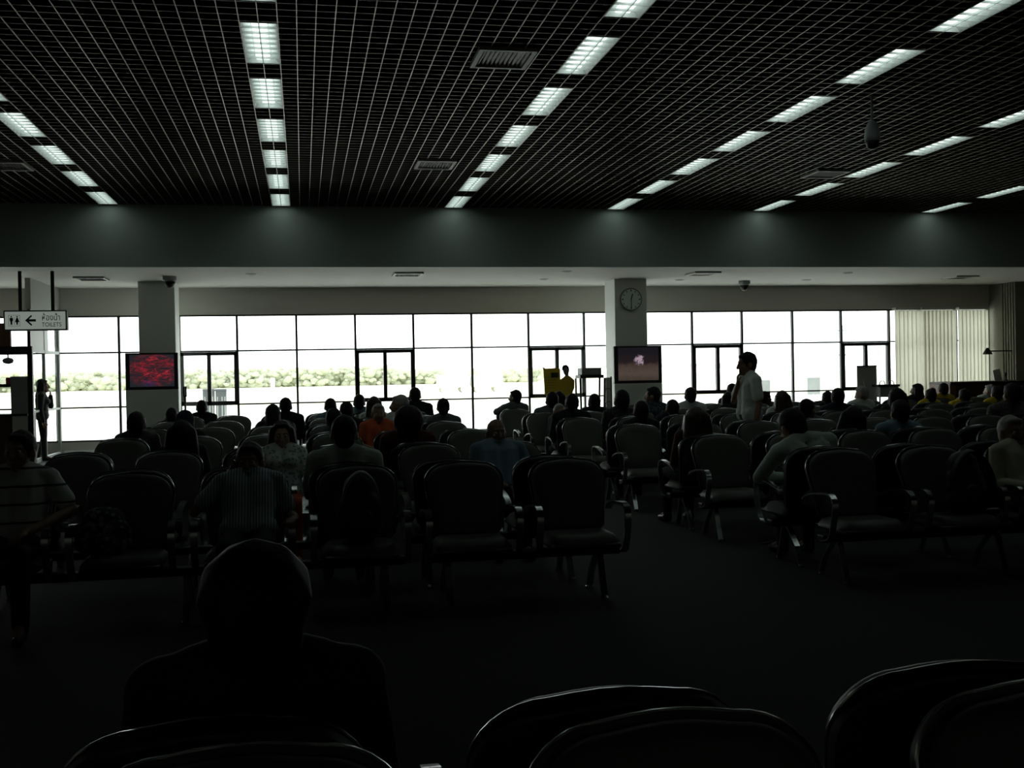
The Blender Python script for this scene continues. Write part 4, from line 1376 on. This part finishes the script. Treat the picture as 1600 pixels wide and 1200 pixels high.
# fourth row
sit('woman with loose hair and sloping shoulders beside the tall silhouetted man', 426, 631, 4, sex='f', hair='scarf', hairm=M['hair'], shirt=dark_c)
sit('man behind the pale-shirted man, head before the window sill', 541, 627, 4, shirt=dark_c)
sit('light-haired man in profile, left of the tallest seated silhouette', 623, 616, 4, hair='thin', hairm=M['grey'], shirt=white, hy=-70)
sit('thin-necked boy with protruding ears, alone before the bright pane', 692, 622, 4, shirt=grey_c, hs=.95)
sit('man in a dark suit seen from behind, right of the white-haired head', 893, 615, 4, shirt=dark_c, sleeve='long', wide=1.12)
sit('person in a dark leaf-print shirt before the clock column', 971, 609, 4, shirt=floral, hs=1.1)
sit('small dark-headed woman between the batik shirt and the strap-shirted man', 1050, 624, 4, shirt=navy, sex='f', arms=('lap', 'lap'))
sit('woman with long straight hair and white blouse from behind, right of standing man', 1221, 610, 4, sex='f', hair='long', hairm=M['hairb'], shirt=white)
sit('woman with full dark hair in front of the raised display case', 1400, 606, 4, sex='f', hair='long', shirt=dark_c, hs=1.15)
sit('dark figure cut by the right edge, beside the plaid shirt', 1597, 602, 4, shirt=dark_c)

# fifth row
sit('man with short hair against the lower part of the left column', 268, 637, 5, shirt=dark_c)
sit('tall silhouetted man upright before the first clear pane', 446, 621, 5, shirt=dark_c, sleeve='long', wide=1.1)
sit('man in blue shirt before the third pane, leftmost of a cluster of heads', 516, 622, 5, shirt=blue_c)
sit('woman with shoulder-length hair in a pale top, left of the orange shirt', 584, 619, 5, sex='f', hair='long', hairm=M['hairb'], shirt=white)
sit('broad man seen from behind, left half of two overlapping heads', 862, 612, 5, shirt=grey_c, wide=1.2, hs=1.08)
sit('curly-headed person between the suit and the leaf-print shirt', 928, 615, 5, shirt=dark_c, hs=1.08)
sit('man in blue batik shirt with head turned left, beside the road-scene screen', 1019, 604, 5, shirt=batik, hy=-65)
sit('man in white shirt with a shoulder strap, before the first right pane', 1078, 605, 5, shirt=white, wide=1.1)
sit('person in black leaning toward the standing man, in front of another head', 1137, 612, 5, shirt=dark_c, lean=8, sex='f', hair='bob', dy=.16)
sit('person with round head before the grey outdoor board', 1292, 611, 5, shirt=navy)
sit('elderly man in white shirt, head bowed left before the grey banner', 1346, 603, 5, hair='thin', hairm=M['grey'], shirt=white, hy=-55, hp=15, skin=M['skinl'])
sit('person in yellow shirt with hair tied up, first of the yellow group', 1453, 604, 5, sex='f', hair='bun', shirt=yel)
sit('person in yellow shirt directly below the dark counter front', 1506, 607, 5, shirt=yel)
sit('person in yellow shirt next to the light-haired head by the counter', 1557, 602, 5, shirt=yel, hs=1.05)

# row by the windows
sit('man with narrow head before the grey bins outside', 315, 625, 6, shirt=dark_c, wide=1.1)
sit('man at the casement with head above the sill, before a paler neighbour', 561, 616, 6, shirt=blue_c, hs=1.1)
sit('tall man with broad sloping shoulders, highest head in the left block', 648, 605, 6, shirt=dark_c, sleeve='long', wide=1.15)
sit('man twisting left with one arm stretched along the seat backs', 804, 609, 6, shirt=grey_c, sleeve='long', arms=('sideback', 'lap'), hy=-40, turn=14, wide=1.1)
sit('long-haired person, right half of two overlapping heads by the standee', 873, 611, 6, sex='f', hair='bob', shirt=dark_c)
sit('person hunched by the right casement, left of the standing man', 1143, 599, 6, shirt=dark_c, sleeve='long', lean=10, wide=1.15, dy=.16)
sit('person in profile facing right, just beside the standing man', 1197, 611, 6, shirt=grey_c, hy=75)
sit('dark-haired person tilting the head left before the blinds', 1432, 599, 6, sex='f', hair='bob', shirt=dark_c, hy=-50, roll=-10)
sit('tall person in yellow shirt at the left end of the dark counter', 1473, 598, 6, shirt=yel, wide=1.1)
sit('light-haired person in front of the dark counter', 1546, 600, 6, hair='thin', hairm=M['grey'], shirt=white, hy=-30, skin=M['skinl'])

# the person right in front of the camera
person('person with big rounded hair in black from behind, dark silhouette nearest the camera', 398, 838, ROW[0]+.13+.28, hair='afro', shirt=dark_c, near=True, wide=1.12, hs=.86, lean=-8, sleeve='long', group=G, trousers=M['dark'])

# standing
person('standing man in a white polo shirt, side view with hand at his mouth', 1166, 550, 13.25, standing=True, turn=90, shirt=white, collar=True, near=True, arms=('down', 'mouth'), hp=8, trousers=M['dark'], group='standing people', wide=1.0, lean=0)
person('standing woman in dark clothes with hand raised to her chin, by the left glass door', 67, 592, 22.9, standing=True, turn=-80, sex='f', wide=1.25, hair='bob', shirt=dark_c, sleeve='long', near=True, arms=('chin', 'down'), group='standing people', lean=0)

# phones and camera that are held
def held(label, loc, size, rot, m_, name='mobile_phone', cat='phone'):
    o_ = MB().rbox(-size[0]/2, size[0]/2, -size[1]/2, size[1]/2, -size[2]/2, size[2]/2, min(size)*.3).build(name, m_)
    o_.location = loc; o_.rotation_euler = rot
    MB().box(-size[0]*.4, size[0]*.4, -size[1]/2-.001, -size[1]/2+.001, -size[2]*.1, size[2]*.42).build('screen', M['black'], o_)
    tag(o_, label, cat)
def world(res, p_):
    o_ = res[0]
    a_ = o_.rotation_euler.z
    return Vector((o_.location.x + math.cos(a_)*p_.x - math.sin(a_)*p_.y, o_.location.y + math.sin(a_)*p_.x + math.cos(a_)*p_.y, p_.z))
held('dark phone held to the ear of the man in pinstripes', world(pm, pm[1](.100, .02, -.035)), (.045, .014, .12), (.2, 0, math.pi/2), M['shell'])

# ------------------------------------------------------------------ bags on the seats
def bag(label, x, row, w_, h_, d_, m_, strap=None, dx=0, name='backpack'):
    y0 = ROW[row] - .36
    b = Blob()
    b.ell((0, 0, h_*.42), (w_*.5, d_*.5, h_*.45)); b.ell((0, -.01, h_*.25), (w_*.52, d_*.55, h_*.27)); b.ell((0, .02, h_*.75), (w_*.38, d_*.42, h_*.27))
    me = b.grow(name, .012, m_, 3)
    o_ = link(name, me, None, (x+dx, y0, .455))
    pk = Blob(); pk.ell((0, -d_*.48, h_*.30), (w_*.34, d_*.22, h_*.22))
    link('front_pocket', pk.grow('front_pocket', .012, m_, 2), o_)
    if strap:
        pts = [(-w_*.40, -.05, h_*.55), (-w_*.28, -.08, h_*.86), (0, -.07, h_*1.02), (w_*.28, -.09, h_*.90), (w_*.42, -.12, h_*.60), (w_*.43, -.14, h_*.30), (w_*.36, -.14, h_*.12)]
        sp_ = []
        P_ = [Vector(p_) for p_ in pts]; P_ = [P_[0]*2-P_[1]] + P_ + [P_[-1]*2-P_[-2]]
        for i in range(1, len(P_)-2):
            for q in range(5):
                t_ = q/5; p0, p1, p2, p3 = P_[i-1:i+3]
                sp_.append(.5*((2*p1) + (p2-p0)*t_ + (2*p0-5*p1+4*p2-p3)*t_*t_ + (3*p1-p0-3*p2+p3)*t_**3))
        MB().sweep(sp_, [(-.035, -.006), (.035, -.006), (.035, .006), (-.035, .006)], side=Vector((0, 1, .2))).build('strap', strap, o_, True)
    tag(o_, label, 'bag', 'bags on the seats')
camo = patterned('dark_leaf_fabric', (.02, .026, .022), (.20, .28, .23), 22)
bag('dark leaf-patterned bag on the seat beside the polo-shirted man', seatx('L', 1), 1, .36, .30, .24, camo, None, -.13, name='shoulder_bag')
bag('dark backpack with wide grey straps on the seat before the pale-shirted man', seatx('L', 3), 1, .30, .46, .20, M['shell'], cloth('grey_webbing', (.20, .25, .23)), .0)
bag('black backpack on a front seat of the right block, near the beige jacket', seatx('R', 1), 1, .34, .46, .22, M['shell'], M['black'], .08)
o = MB().add(*prism([(-.05, 0), (.05, .01), (.06, .07), (-.04, .06)], -.002, .002)).build('paper_scrap', M['white'])
pt = onz(1190, 846, .02); o.location = (pt.x, pt.y, .008); o.rotation_euler = (1.35, 0, .4)
tag(o, 'small crumpled paper scrap on the carpet between the right-hand seats', 'paper')
for s_ in list(bpy.data.scenes):
    if s_ is TMP: bpy.data.scenes.remove(s_)
